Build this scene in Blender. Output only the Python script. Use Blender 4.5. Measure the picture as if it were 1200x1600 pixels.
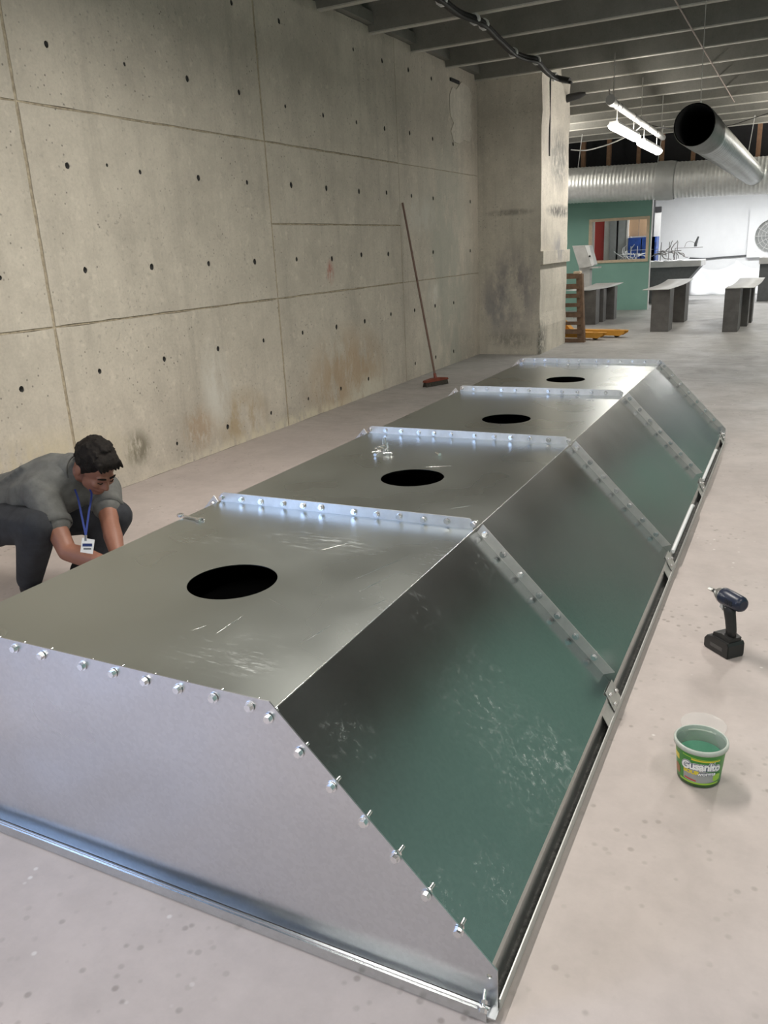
import bpy, bmesh, math, random
from mathutils import Vector, Matrix
from mathutils.geometry import tessellate_polygon
random.seed(7)
SC = bpy.context.scene
COL = SC.collection
for _o in list(bpy.data.objects): bpy.data.objects.remove(_o)

# ---------------------------------------------------------------- camera
FPX, PITCH, YAW, ROLL, CAMH = 1259.61, .3115, .4779, -.0508, 1.45
_cy, _sy, _cp, _sp = math.cos(YAW), math.sin(YAW), math.cos(PITCH), math.sin(PITCH)
_r0 = Vector((_cy, _sy, 0)); _f0 = Vector((-_sy, _cy, 0))
FW = _f0*_cp + Vector((0, 0, -_sp)); _u0 = _f0*_sp + Vector((0, 0, _cp))
_cr, _sr = math.cos(ROLL), math.sin(ROLL)
RT = _r0*_cr + _u0*_sr; UP = -_r0*_sr + _u0*_cr
EYE = Vector((0, 0, CAMH))
cd = bpy.data.cameras.new('camera'); cam = bpy.data.objects.new('camera', cd); COL.objects.link(cam)
cam.matrix_world = Matrix(((RT.x, UP.x, -FW.x, EYE.x), (RT.y, UP.y, -FW.y, EYE.y), (RT.z, UP.z, -FW.z, EYE.z), (0, 0, 0, 1)))
cd.sensor_fit = 'VERTICAL'; cd.sensor_height = 36; cd.sensor_width = 27; cd.lens = FPX*36/1600
cd.clip_start = .05; cd.clip_end = 200
SC.camera = cam

def ray(px, py): return RT*((px-600)/FPX) - UP*((py-800)/FPX) + FW
def at(px, py, X=None, Y=None, Z=None):
    d = ray(px, py)
    if X is not None: t = (X-EYE.x)/d.x
    elif Y is not None: t = (Y-EYE.y)/d.y
    else: t = (Z-EYE.z)/d.z
    return EYE + d*t
def atd(px, py, D): return EYE + ray(px, py)*D

# ---------------------------------------------------------------- world, lights, exposure
w = bpy.data.worlds.new('world'); SC.world = w; w.use_nodes = True
w.node_tree.nodes['Background'].inputs[0].default_value = (.55, .68, 1, 1)
w.node_tree.nodes['Background'].inputs[1].default_value = .6
SC.view_settings.view_transform = 'Standard'; SC.view_settings.look = 'None'
SC.view_settings.exposure = 0.0; SC.view_settings.gamma = 1; SC.view_settings.use_curve_mapping = False

def area(name, loc, direction, sx, sy, power, col=(1, 1, 1)):
    l = bpy.data.lights.new(name, 'AREA'); l.shape = 'RECTANGLE'; l.size = sx; l.size_y = sy; l.energy = power; l.color = col
    o = bpy.data.objects.new(name, l); COL.objects.link(o); o.location = loc
    o.rotation_euler = Vector(direction).to_track_quat('-Z', 'Y').to_euler()
    return o
XW = -4.031          # face of the concrete wall
# daylight through the open loading door in the concrete wall, beside the photographer
area('door_daylight', (XW-.25, -1.75, 1.75), (1, 0, 0), 2.0, 2.5, 150, (.45, .62, 1))

# ---------------------------------------------------------------- node material helpers
def new_mat(name):
    m = bpy.data.materials.new(name); m.use_nodes = True
    nt = m.node_tree; return m, nt, nt.nodes['Principled BSDF']
def N(nt, typ, **kw):
    n = nt.nodes.new(typ)
    for k, v in kw.items():
        if k.startswith('i_'):
            key = k[2:]; key = int(key) if key.isdigit() else key.replace('_', ' ')
            n.inputs[key].default_value = v
        else: setattr(n, k, v)
    return n
def lk(nt, a, b): nt.links.new(a, b)
def ramp(nt, src, stops):
    r = N(nt, 'ShaderNodeValToRGB'); e = r.color_ramp.elements
    while len(e) < len(stops): e.new(.5)
    for q, (p, c) in zip(e, stops):
        q.position = p; q.color = (c, c, c, 1) if isinstance(c, (int, float)) else (*c, 1)
    lk(nt, src, r.inputs[0]); return r.outputs[0]
def noise(nt, vec, scale, detail=4, rough=.6, dist=0):
    n = N(nt, 'ShaderNodeTexNoise'); n.inputs['Scale'].default_value = scale; n.inputs['Detail'].default_value = detail
    n.inputs['Roughness'].default_value = rough; n.inputs['Distortion'].default_value = dist
    if vec is not None: lk(nt, vec, n.inputs['Vector'])
    return n.outputs['Fac']
def mapping(nt, vec, scale=(1, 1, 1), loc=(0, 0, 0)):
    m = N(nt, 'ShaderNodeMapping'); m.inputs['Scale'].default_value = scale; m.inputs['Location'].default_value = loc
    lk(nt, vec, m.inputs['Vector']); return m.outputs[0]
def mix(nt, fac, a, b, typ='MIX'):
    m = N(nt, 'ShaderNodeMix', data_type='RGBA', blend_type=typ)
    for s, v in ((m.inputs[0], fac), (m.inputs[6], a), (m.inputs[7], b)):
        if isinstance(v, (int, float)): s.default_value = v
        elif isinstance(v, tuple): s.default_value = (*v, 1)[:4] if s is not m.inputs[0] else v
        else: lk(nt, v, s)
    return m.outputs[2]
def math_(nt, op, a, b=0.0, clamp=False):
    m = N(nt, 'ShaderNodeMath', operation=op, use_clamp=clamp)
    for s, v in zip(m.inputs, (a, b)):
        if isinstance(v, (int, float)): s.default_value = v
        else: lk(nt, v, s)
    return m.outputs[0]
def bump(nt, bs, h, strength=.2, dist=.01):
    b = N(nt, 'ShaderNodeBump'); b.inputs['Strength'].default_value = strength; b.inputs['Distance'].default_value = dist
    lk(nt, h, b.inputs['Height']); lk(nt, b.outputs[0], bs.inputs['Normal'])
def wpos(nt): return N(nt, 'ShaderNodeNewGeometry').outputs['Position']
def blob(nt, pos, centre, radii, soft=.6):
    """1 inside an ellipsoid round centre (world metres), fading to 0"""
    v = N(nt, 'ShaderNodeVectorMath', operation='SUBTRACT'); lk(nt, pos, v.inputs[0]); v.inputs[1].default_value = centre
    s = N(nt, 'ShaderNodeVectorMath', operation='MULTIPLY'); lk(nt, v.outputs[0], s.inputs[0]); s.inputs[1].default_value = tuple(1/r for r in radii)
    l = N(nt, 'ShaderNodeVectorMath', operation='LENGTH'); lk(nt, s.outputs[0], l.inputs[0])
    return ramp(nt, l.outputs['Value'], [(1-soft, 1.0), (1.0, 0.0)])
def plain(name, col, rough=.6, metal=0, var=.12, scale=14, spec=None, bumpv=0):
    m, nt, bs = new_mat(name); p = N(nt, 'ShaderNodeTexCoord').outputs['Object']
    n = noise(nt, p, scale, 5)
    dark = tuple(c*(1-var) for c in col); lite = tuple(min(1, c*(1+var)) for c in col)
    c = ramp(nt, n, [(.3, dark), (.7, lite)]); lk(nt, c, bs.inputs['Base Color'])
    bs.inputs['Roughness'].default_value = rough; bs.inputs['Metallic'].default_value = metal
    if spec is not None: bs.inputs['Specular IOR Level'].default_value = spec
    if bumpv: bump(nt, bs, n, bumpv, .004)
    return m
def emit(name, col, s):
    m, nt, bs = new_mat(name)
    bs.inputs['Base Color'].default_value = (*col, 1); bs.inputs['Emission Color'].default_value = (*col, 1); bs.inputs['Emission Strength'].default_value = s
    return m

def concrete(name, base, stains=(), pores=1.0, streak=.5, speck=.0):
    m, nt, bs = new_mat(name); p = wpos(nt)
    big = noise(nt, p, .9, 6, .62); mid = noise(nt, p, 5, 6, .7); fine = noise(nt, p, 55, 4, .7)
    st = noise(nt, mapping(nt, p, (5, 5, .35)), 1.6, 6, .65)
    d = tuple(c*.80 for c in base); l = tuple(min(1, c*1.12) for c in base)
    c = ramp(nt, big, [(.3, d), (.5, base), (.72, l)])
    c = mix(nt, .45, c, ramp(nt, mid, [(.3, .72), (.6, 1.0)]), 'MULTIPLY')
    c = mix(nt, streak, c, ramp(nt, st, [(.33, .62), (.5, 1.0)]), 'MULTIPLY')
    c = mix(nt, .45, c, ramp(nt, fine, [(.3, .78), (.6, 1.0)]), 'MULTIPLY')
    vo = N(nt, 'ShaderNodeTexVoronoi'); vo.inputs['Scale'].default_value = 21; lk(nt, p, vo.inputs['Vector'])
    pm = math_(nt, 'MULTIPLY', ramp(nt, vo.outputs['Distance'], [(.09, 1.0), (.16, 0.0)]), ramp(nt, noise(nt, p, 3.1, 3), [(.45, 0.0), (.6, 1.0)]))
    c = mix(nt, math_(nt, 'MULTIPLY', pm, .85*pores), c, tuple(v*.3 for v in base))
    fl = math_(nt, 'MULTIPLY', ramp(nt, noise(nt, p, 30, 3, .55), [(.60, 0.0), (.68, 1.0)]), ramp(nt, noise(nt, p, 1.7, 4), [(.38, .15), (.6, 1.0)]))
    c = mix(nt, math_(nt, 'MULTIPLY', fl, .5*pores), c, tuple(v*.5 for v in base))
    lf = ramp(nt, noise(nt, mapping(nt, p, (1, 1, 1), (5, 3, 8)), 13, 4, .6), [(.60, 0.0), (.70, 1.0)])
    c = mix(nt, math_(nt, 'MULTIPLY', lf, .35*pores), c, tuple(min(1, v*1.25) for v in base))
    for (ce, ra, col, amt, ns) in stains:
        b = math_(nt, 'MULTIPLY', blob(nt, p, ce, tuple(1.3*v for v in ra), .6), ramp(nt, noise(nt, mapping(nt, p, (1, 1, .45)), ns*2, 7, .72), [(.38, 0.0), (.54, 1.0)]))
        c = mix(nt, math_(nt, 'MULTIPLY', b, amt), c, col)
    lk(nt, c, bs.inputs['Base Color']); bs.inputs['Roughness'].default_value = .86; bs.inputs['Specular IOR Level'].default_value = .3
    h = math_(nt, 'SUBTRACT', math_(nt, 'ADD', math_(nt, 'MULTIPLY', mid, .5), fine), pm)
    bump(nt, bs, h, .22, .01)
    return m

def W(px, py): return tuple(at(px, py, X=XW))
M = {}
M['wall'] = concrete('formed_concrete', (.60, .545, .462), [
    (W(380, 655), (.3, .32, .22), (.42, .32, .19), .75, 3), (W(545, 590), (.3, .75, .45), (.44, .31, .19), .7, 2.5),
    (W(312, 670), (.3, .18, .16), (.40, .29, .19), .7, 9), (W(338, 600), (.3, .16, .32), (.68, .66, .60), .75, 2),
    (W(215, 700), (.3, .13, .12), (.22, .20, .15), .95, 7), (W(700, 440), (.3, .8, 1.7), (.36, .37, .32), .6, 1.4),
    (W(516, 425), (.3, .07, .10), (.42, .12, .09), .8, 6), (W(678, 462), (.3, .16, .16), (.68, .66, .60), .8, 2),
    (W(575, 610), (.3, .42, .16), (.66, .62, .52), .85, 4), (W(350, 708), (.3, 1.2, .07), (.66, .61, .49), .8, 6), (W(455, 662), (.3, 1.2, .08), (.68, .62, .48), .85, 6),
    (W(60, 740), (.3, .7, .22), (.60, .52, .34), .5, 4), (W(655, 335), (.3, .5, .2), (.60, .58, .52), .6, 3)], streak=.28)
M['liner'] = plain('dark_tie_tube', (.02, .019, .017), .7, var=.3)  # near-black painted into the tie holes in place of shade
M['joint'] = plain('joint_mortar', (.40, .34, .25), .95, var=.35, scale=30)
M['pillar'] = concrete('pillar_concrete', (.70, .65, .565), [
    (tuple(at(800, 455, Y=11)), (.35, .4, .55), (.33, .30, .30), .85, 2.2), (tuple(at(775, 480, Y=11)), (.2, .3, .35), (.30, .29, .30), .7, 3),
    (tuple(at(800, 530, Y=11)), (.32, .3, .12), (.25, .23, .2), .6, 9), (tuple(at(795, 332, Y=11)), (.3, .3, .04), (.2, .18, .16), .6, 8),
    (tuple(at(846, 540, Y=11)), (.06, .35, .3), (.10, .1, .09), .95, 12), (tuple(at(875, 250, X=-3.15)), (.3, .5, .35), (.2, .2, .19), .8, 10),
    (tuple(at(875, 330, X=-3.15)), (.3, .6, .08), (.1, .1, .1), .95, 12), (tuple(at(872, 390, X=-3.15)), (.3, .3, .2), (.33, .32, .33), .8, 3)], streak=.3)
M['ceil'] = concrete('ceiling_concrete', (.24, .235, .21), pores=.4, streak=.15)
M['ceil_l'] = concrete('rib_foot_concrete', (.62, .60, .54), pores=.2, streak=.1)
M['dark'] = plain('dark_void', (.03, .03, .032), .95)  # near-black: shade of void, slot, groove and gap as colour; also screen header
M['green'] = plain('green_plasterboard', (.23, .42, .36), .75, var=.05, scale=2)
M['grey_door'] = plain('grey_door_paint', (.42, .42, .40), .5, var=.05)
M['slate'] = plain('dark_slate_paint', (.05, .075, .078), .6, var=.1)
M['brownwall'] = plain('dark_brown_brickwork', (.10, .085, .07), .9, var=.2, scale=3)  # dark brown stands for unlit concrete mirrored in the hood slopes
M['white'] = plain('white_overspray', (.80, .81, .82), .7, var=.04, scale=2)

# floor
m, nt, bs = new_mat('power_floated_floor'); p = wpos(nt)
sep = N(nt, 'ShaderNodeSeparateXYZ'); lk(nt, p, sep.inputs[0])
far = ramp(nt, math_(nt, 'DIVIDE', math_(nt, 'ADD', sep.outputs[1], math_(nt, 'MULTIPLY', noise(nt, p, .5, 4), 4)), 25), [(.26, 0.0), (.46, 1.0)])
base = mix(nt, far, (.53, .465, .44), (.38, .375, .365))  # far floor greyer: the lighting there is put into the colour
c = mix(nt, .6, base, ramp(nt, noise(nt, p, .8, 8, .7), [(.32, .70), (.6, 1.0)]), 'MULTIPLY')
c = mix(nt, .35, c, ramp(nt, noise(nt, p, 9, 6, .7), [(.35, .75), (.6, 1.0)]), 'MULTIPLY')
swirl = noise(nt, mapping(nt, p, (1, 2.5, 1)), 1.3, 8, .72, 2.5)
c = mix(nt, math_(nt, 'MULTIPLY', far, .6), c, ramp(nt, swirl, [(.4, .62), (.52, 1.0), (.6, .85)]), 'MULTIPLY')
vo = N(nt, 'ShaderNodeTexVoronoi'); vo.inputs['Scale'].default_value = 24; lk(nt, p, vo.inputs['Vector'])
sp = math_(nt, 'MULTIPLY', ramp(nt, vo.outputs['Distance'], [(.12, 1.0), (.24, 0.0)]), ramp(nt, noise(nt, p, 2.2, 4, .7), [(.46, 0.0), (.6, 1.0)]))
c = mix(nt, math_(nt, 'MULTIPLY', sp, .6), c, (.22, .19, .165))
vo2 = N(nt, 'ShaderNodeTexVoronoi'); vo2.inputs['Scale'].default_value = 13; lk(nt, mapping(nt, p, (1, 1, 1), (3.1, 7.7, 0)), vo2.inputs['Vector'])
sp2 = math_(nt, 'MULTIPLY', ramp(nt, vo2.outputs['Distance'], [(.05, 1.0), (.1, 0.0)]), ramp(nt, noise(nt, p, 1.7, 4), [(.5, 0.0), (.6, 1.0)]))
c = mix(nt, math_(nt, 'MULTIPLY', sp2, .6), c, (.8, .78, .75))
lk(nt, c, bs.inputs['Base Color'])
rr = ramp(nt, noise(nt, p, 2.5, 5), [(.3, .38), (.7, .62)]); lk(nt, rr, bs.inputs['Roughness'])
bs.inputs['Specular IOR Level'].default_value = .4
bump(nt, bs, noise(nt, p, 6, 6, .6), .05, .01)
M['floor'] = m

def galv(name, base=(.53, .55, .54), rough=.22, dust=(), scr=0.0, sp=1.0, wob=.045, stroke=(1, 1, 1), gain=1.0):
    m, nt, bs = new_mat(name); p = wpos(nt)
    vo = N(nt, 'ShaderNodeTexVoronoi'); vo.inputs['Scale'].default_value = 120; lk(nt, p, vo.inputs['Vector'])
    sg = N(nt, 'ShaderNodeSeparateColor'); lk(nt, vo.outputs['Color'], sg.inputs[0])
    big = noise(nt, p, 2.2, 2, .5)
    c = ramp(nt, sg.outputs[0], [(0, tuple(v*(1-.035*sp) for v in base)), (1, tuple(v*(1+.035*sp) for v in base))])
    c = mix(nt, .6, c, ramp(nt, big, [(.2, .8), (.8, 1.0)]), 'MULTIPLY')
    r = math_(nt, 'ADD', math_(nt, 'MULTIPLY', big, .16), rough-.06)
    met = None
    mask = None
    rs_ = N(nt, 'ShaderNodeMapping'); rs_.inputs['Rotation'].default_value = (0, 0, .45); rs_.inputs['Scale'].default_value = stroke; lk(nt, p, rs_.inputs['Vector'])
    for (ce, ra, amt, ns, lo) in dust:
        amt = min(1, amt*gain)
        b = math_(nt, 'MULTIPLY', blob(nt, p, ce, ra, .9), ramp(nt, noise(nt, rs_.outputs[0], ns*1.8, 8, .8), [(lo+.02, 0.0), (lo+.16, 1.0)]))
        b = math_(nt, 'MULTIPLY', b, amt)
        mask = b if mask is None else math_(nt, 'MAXIMUM', mask, b)
    if scr:
        s1 = noise(nt, mapping(nt, p, (2, 60, 2), (1, 2, 0)), 1.5, 3, .5)
        rot = N(nt, 'ShaderNodeMapping'); rot.inputs['Rotation'].default_value = (0, 0, .5); rot.inputs['Scale'].default_value = (1.2, 70, 1); lk(nt, p, rot.inputs['Vector'])
        s2 = noise(nt, rot.outputs[0], 1.7, 2, .5)
        g = ramp(nt, noise(nt, p, 2.7, 3), [(.55, 0.0), (.66, 1.0)])
        b = math_(nt, 'MULTIPLY', math_(nt, 'MULTIPLY', ramp(nt, s2, [(.66, 0.0), (.70, 1.0)]), g), scr)
        mask = b if mask is None else math_(nt, 'MAXIMUM', mask, b)
    if mask is not None:
        mask = math_(nt, 'MULTIPLY', mask, .75); c = mix(nt, mask, c, (.82, .84, .82))
        lk(nt, math_(nt, 'SUBTRACT', 1.0, math_(nt, 'MULTIPLY', mask, .9)), bs.inputs['Metallic'])
        r = math_(nt, 'ADD', r, math_(nt, 'MULTIPLY', mask, .15), True)
    else: bs.inputs['Metallic'].default_value = 1
    lk(nt, c, bs.inputs['Base Color']); lk(nt, r, bs.inputs['Roughness'])
    bump(nt, bs, noise(nt, p, 1.6, 3), wob, .05)
    return m
def S(px, py): # point on the right-hand slope of the hood
    d = ray(px, py); n = Vector((.717, 0, .697)); t = (Vector((-.893, 0, .565))-EYE).dot(n)/d.dot(n); return tuple(EYE+d*t)
def T(px, py): return tuple(at(px, py, Z=.565))
M['galv_top'] = galv('galvanised_sheet_top', (.50, .53, .51), .27, [
    (T(510, 845), (.26, .12, .2), .45, 16, .5), (T(640, 940), (.2, .3, .2), .3, 34, .58), (T(330, 845), (.16, .06, .2), .4, 22, .52), (T(390, 1040), (.09, .06, .2), .9, 30, .5), (T(350, 1020), (.2, .16, .2), .4, 18, .53),
    (T(690, 870), (.10, .12, .2), .5, 30, .55)], 0, sp=0, stroke=(.5, 2.2, 1), gain=1.9)
M['galv_slope'] = galv('galvanised_sheet_slope', (.47, .49, .485), .2, [
    (S(760, 1100), (.2, .22, .2), .65, 24, .52), (S(830, 1190), (.2, .26, .2), .7, 26, .5), (S(870, 1180), (.1, .16, .2), .75, 26, .48),
    (S(775, 1375), (.14, .1, .12), .7, 40, .52), (S(545, 1150), (.12, .09, .1), .55, 20, .52), (S(690, 1400), (.09, .07, .1), .6, 36, .52),
    (S(1060, 740), (.2, .3, .2), .35, 18, .53), (S(1110, 630), (.15, .3, .2), .3, 18, .52), (S(640, 930), (.2, .1, .2), .35, 20, .52), (S(760, 880), (.12, .12, .2), .3, 30, .5)])
M['galv'] = galv('galvanised_sheet', (.60, .61, .61), .25)
M['galv_end'] = galv('galvanised_end_plate', (.66, .67, .69), .27, wob=.14)
M['galv_rim'] = galv('galvanised_rim', (.60, .62, .62), .2)
M['galv_flange'] = plain('galvanised_flange', (.62, .615, .60), .36, .75, .08, 25)
M['sleeve'] = plain('plain_duct_sleeve', (.62, .64, .65), .45, .5, .08, 6)
M['duct_dark'] = plain('dull_spiral_zinc', (.42, .44, .44), .36, 1, .15, 6)
M['galv_hem'] = galv('galvanised_hem', (.62, .63, .62), .36)
M['galv_lip'] = plain('galvanised_lip', (.62, .62, .60), .45, .55, .08, 30)
M['galv_dirty'] = plain('dust_blackened_gutter', (.10, .10, .095), .6, .3, .6, 90)
M['zinc'] = plain('zinc_plated', (.78, .78, .78), .25, 1, .06, 60)
M['duct'] = plain('spiral_duct_zinc', (.84, .86, .87), .38, .7, .1, 9)
M['inner'] = plain('black_duct_inside', (.004, .004, .005), .95)  # matte black: painted shade under the hood openings; also inside the branch duct

M['pvc'] = plain('grey_pvc_pipe', (.58, .58, .57), .4, var=.05)
# ---------------------------------------------------------------- mesh helpers
class MB:
    def __init__(s): s.v = []; s.f = []; s.sm = []
    def add(s, vs, fs, smooth=False):
        o = len(s.v); s.v += [tuple(v) for v in vs]
        for f in fs: s.f.append([i+o for i in f]); s.sm.append(smooth)
        return s
    def box(s, x0, x1, y0, y1, z0, z1):
        vs = [(x, y, z) for z in (z0, z1) for y in (y0, y1) for x in (x0, x1)]
        return s.add(vs, [(0, 2, 3, 1), (4, 5, 7, 6), (0, 1, 5, 4), (2, 6, 7, 3), (0, 4, 6, 2), (1, 3, 7, 5)])
    def obox(s, c, ax, ay, az):   # centre and three half-axis vectors
        c = Vector(c); ax = Vector(ax); ay = Vector(ay); az = Vector(az)
        vs = [c+ax*i+ay*j+az*k for k in (-1, 1) for j in (-1, 1) for i in (-1, 1)]
        return s.add(vs, [(0, 2, 3, 1), (4, 5, 7, 6), (0, 1, 5, 4), (2, 6, 7, 3), (0, 4, 6, 2), (1, 3, 7, 5)])
    def tube(s, pts, rad, n=10, cap=True, smooth=True):
        pts = [Vector(p) for p in pts]
        if isinstance(rad, (int, float)): rad = [rad]*len(pts)
        t0 = (pts[1]-pts[0]).normalized(); ref = Vector((0, 0, 1)) if abs(t0.z) < .9 else Vector((1, 0, 0))
        a = t0.cross(ref).normalized(); rings = []
        for i, p in enumerate(pts):
            t = (pts[min(i+1, len(pts)-1)]-pts[max(i-1, 0)]).normalized()
            a = (a - t*a.dot(t)).normalized(); b = t.cross(a)
            rings.append([p+(a*math.cos(2*math.pi*k/n)+b*math.sin(2*math.pi*k/n))*rad[i] for k in range(n)])
        o = [v for r in rings for v in r]; fs = []
        for i in range(len(pts)-1):
            for k in range(n): fs.append((i*n+k, i*n+(k+1) % n, (i+1)*n+(k+1) % n, (i+1)*n+k))
        s.add(o, fs, smooth)
        if cap:
            s.add(rings[0], [tuple(range(n-1, -1, -1))]); s.add(rings[-1], [tuple(range(n))])
        return s
    def lathe(s, prof, n=32, origin=(0, 0, 0), smooth=True):  # profile of (r, z)
        ox, oy, oz = origin; vs = []; fs = []
        for r, z in prof:
            for k in range(n):
                a = 2*math.pi*k/n; vs.append((ox+r*math.cos(a), oy+r*math.sin(a), oz+z))
        for i in range(len(prof)-1):
            for k in range(n): fs.append((i*n+k, i*n+(k+1) % n, (i+1)*n+(k+1) % n, (i+1)*n+k))
        return s.add(vs, fs, smooth)
    def prism(s, poly, fn, t0, t1):  # poly 2D, fn(u, v, t) -> xyz
        n = len(poly); vs = [fn(u, v, t0) for u, v in poly]+[fn(u, v, t1) for u, v in poly]
        fs = [tuple(range(n-1, -1, -1)), tuple(range(n, 2*n))]+[(i, (i+1) % n, n+(i+1) % n, n+i) for i in range(n)]
        return s.add(vs, fs)
    def plate(s, outer, holes, fn, t0, t1, floor=False):
        """flat plate with holes; fn(u,v,t)->xyz, front at t0, back at t1. floor: holes are cups closed at t1"""
        loops = [outer]+holes
        tri = tessellate_polygon([[Vector((u, v, 0)) for u, v in l] for l in loops]); flat = [q for l in loops for q in l]
        s.add([fn(u, v, t0) for u, v in flat], [tuple(t) for t in tri])
        if not floor: s.add([fn(u, v, t1) for u, v in flat], [tuple(reversed(t)) for t in tri])
        else: s.add([fn(u, v, t1) for u, v in outer], [tuple(range(len(outer)))])
        for i, l in enumerate(loops):
            n = len(l); te = t1 if not (floor and i) else t0+(t1-t0)*.8
            s.add([fn(u, v, t0) for u, v in l]+[fn(u, v, te) for u, v in l], [(k, (k+1) % n, n+(k+1) % n, n+k) for k in range(n)], i > 0 and not floor)
            if floor and i: s.add([fn(u, v, te) for u, v in l], [tuple(range(n))])
        return s
    def mesh(s, name, mat, recalc=True):
        me = bpy.data.meshes.new(name); me.from_pydata(s.v, [], s.f)
        me.polygons.foreach_set('use_smooth', s.sm)
        if recalc:
            bm = bmesh.new(); bm.from_mesh(me); bmesh.ops.recalc_face_normals(bm, faces=bm.faces); bm.to_mesh(me); bm.free()
        me.materials.append(M[mat] if isinstance(mat, str) else mat); me.update(); return me
    def build(s, name, mat, parent=None, recalc=True):
        return link(name, s.mesh(name, mat, recalc), parent)
def link(name, data, parent=None, loc=None, rot=None):
    o = bpy.data.objects.new(name, data); COL.objects.link(o)
    if parent: o.parent = parent; 
    if loc is not None: o.location = loc
    if rot is not None: o.rotation_euler = rot
    return o
def tag(o, label, cat, group=None):
    o['label'] = label; o['category'] = cat
    if group: o['group'] = group
    return o
def struct(o, label=None):
    o['kind'] = 'structure'
    if label: o['label'] = label
    return o
def thing(name, label, cat, group=None, loc=(0, 0, 0), rz=0):
    """Empty at the base of a thing; children are modelled in world metres when loc is zero"""
    o = bpy.data.objects.new(name, None); COL.objects.link(o); o.location = loc; o.rotation_euler = (0, 0, rz); o.empty_display_size = .1
    return tag(o, label, cat, group)
def put(empty, loc):
    """move an empty to its base and keep world-space children where they are"""
    loc = Vector(loc); empty.location = loc
    for c in [o for o in COL.objects if o.parent is empty]: c.location = Vector(c.location)-loc
def copy_tree(o, parent=None):
    c = o.copy(); COL.objects.link(c); c.parent = parent
    for ch in [q for q in COL.objects if q.parent is o]: copy_tree(ch, c)
    return c
def circ(cu, cv, r, n=16, e=1.0, a0=0): return [(cu+r*math.cos(a0+2*math.pi*k/n), cv+r*e*math.sin(a0+2*math.pi*k/n)) for k in range(n)]

# ================================================================ SETTING
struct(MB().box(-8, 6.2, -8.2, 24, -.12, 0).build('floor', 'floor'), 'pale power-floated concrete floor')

# ---- concrete wall on the left, cast panels with tie holes
wl = struct(MB().box(XW-.30, XW-.155, -.55, 12.4, 0, 3.75).build('wall_left', 'joint'), 'board-formed raw concrete wall with tie holes')
hole_px = [(73, 69, 5), (195, 100, 3), (293, 123, 4.5), (374, 144, 4), (362, 4, 4), (436, 33, 4), (105, 259, 5), (167, 258, 2.5), (219, 269, 3.5), (310, 278, 4.5), (386, 285, 3.5),
    (455, 289, 4.5), (0, 434, 4), (133, 422, 4.5), (237, 417, 5), (326, 412, 4), (398, 409, 4.5), (464, 405, 3.5), (34, 608, 5), (156, 580, 4), (257, 561, 4.2), (341, 545, 4), (412, 532, 3.2), (473, 520, 3.2),
    (552, 77, 3), (597, 95, 3.5), (638, 109, 3.5), (674, 123, 3), (446, 166, 3), (505, 180, 3.3), (557, 191, 3), (601, 201, 3.5), (640, 208, 3.3), (676, 217, 3), (708, 225, 3),
    (510, 294, 4), (561, 299, 4), (604, 301, 3.2), (643, 306, 3), (677, 310, 3), (735, 315, 3), (519, 404, 4.3), (565, 398, 4), (607, 397, 3.8), (645, 396, 3.5), (677, 394, 3.2), (735, 392, 3),
    (526, 511, 4), (570, 502, 3.8), (611, 491, 3), (648, 485, 3), (680, 478, 3), (709, 473, 2.6), (356, 667, 4), (277, 693, 3), (424, 645, 3), (482, 623, 2.6), (533, 607, 3.2), (576, 592, 3.2), (649, 568, 2.6), (681, 558, 2.8), (709, 549, 2.8)]
holes_w = []
for (hx, hy, hr) in hole_px:
    q = at(hx, hy, X=XW); d = (q-EYE).dot(FW); r = max(.011, min(.024, hr*d/FPX*1.0)); holes_w.append((q.y, q.z, r))
YS = [-.5, 3.571, 6.004, 8.532, 11.02]; ZS = [0, 1.113, 2.354, 3.56]
cells = []
for i in range(4):
    for j in range(3):
        if i == 2 and j == 1: cells += [(YS[2], YS[3], ZS[1], 1.72), (YS[2], YS[3], 1.72, ZS[2])]
        else: cells.append((YS[i], YS[i+1], ZS[j], ZS[j+1]))
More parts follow.
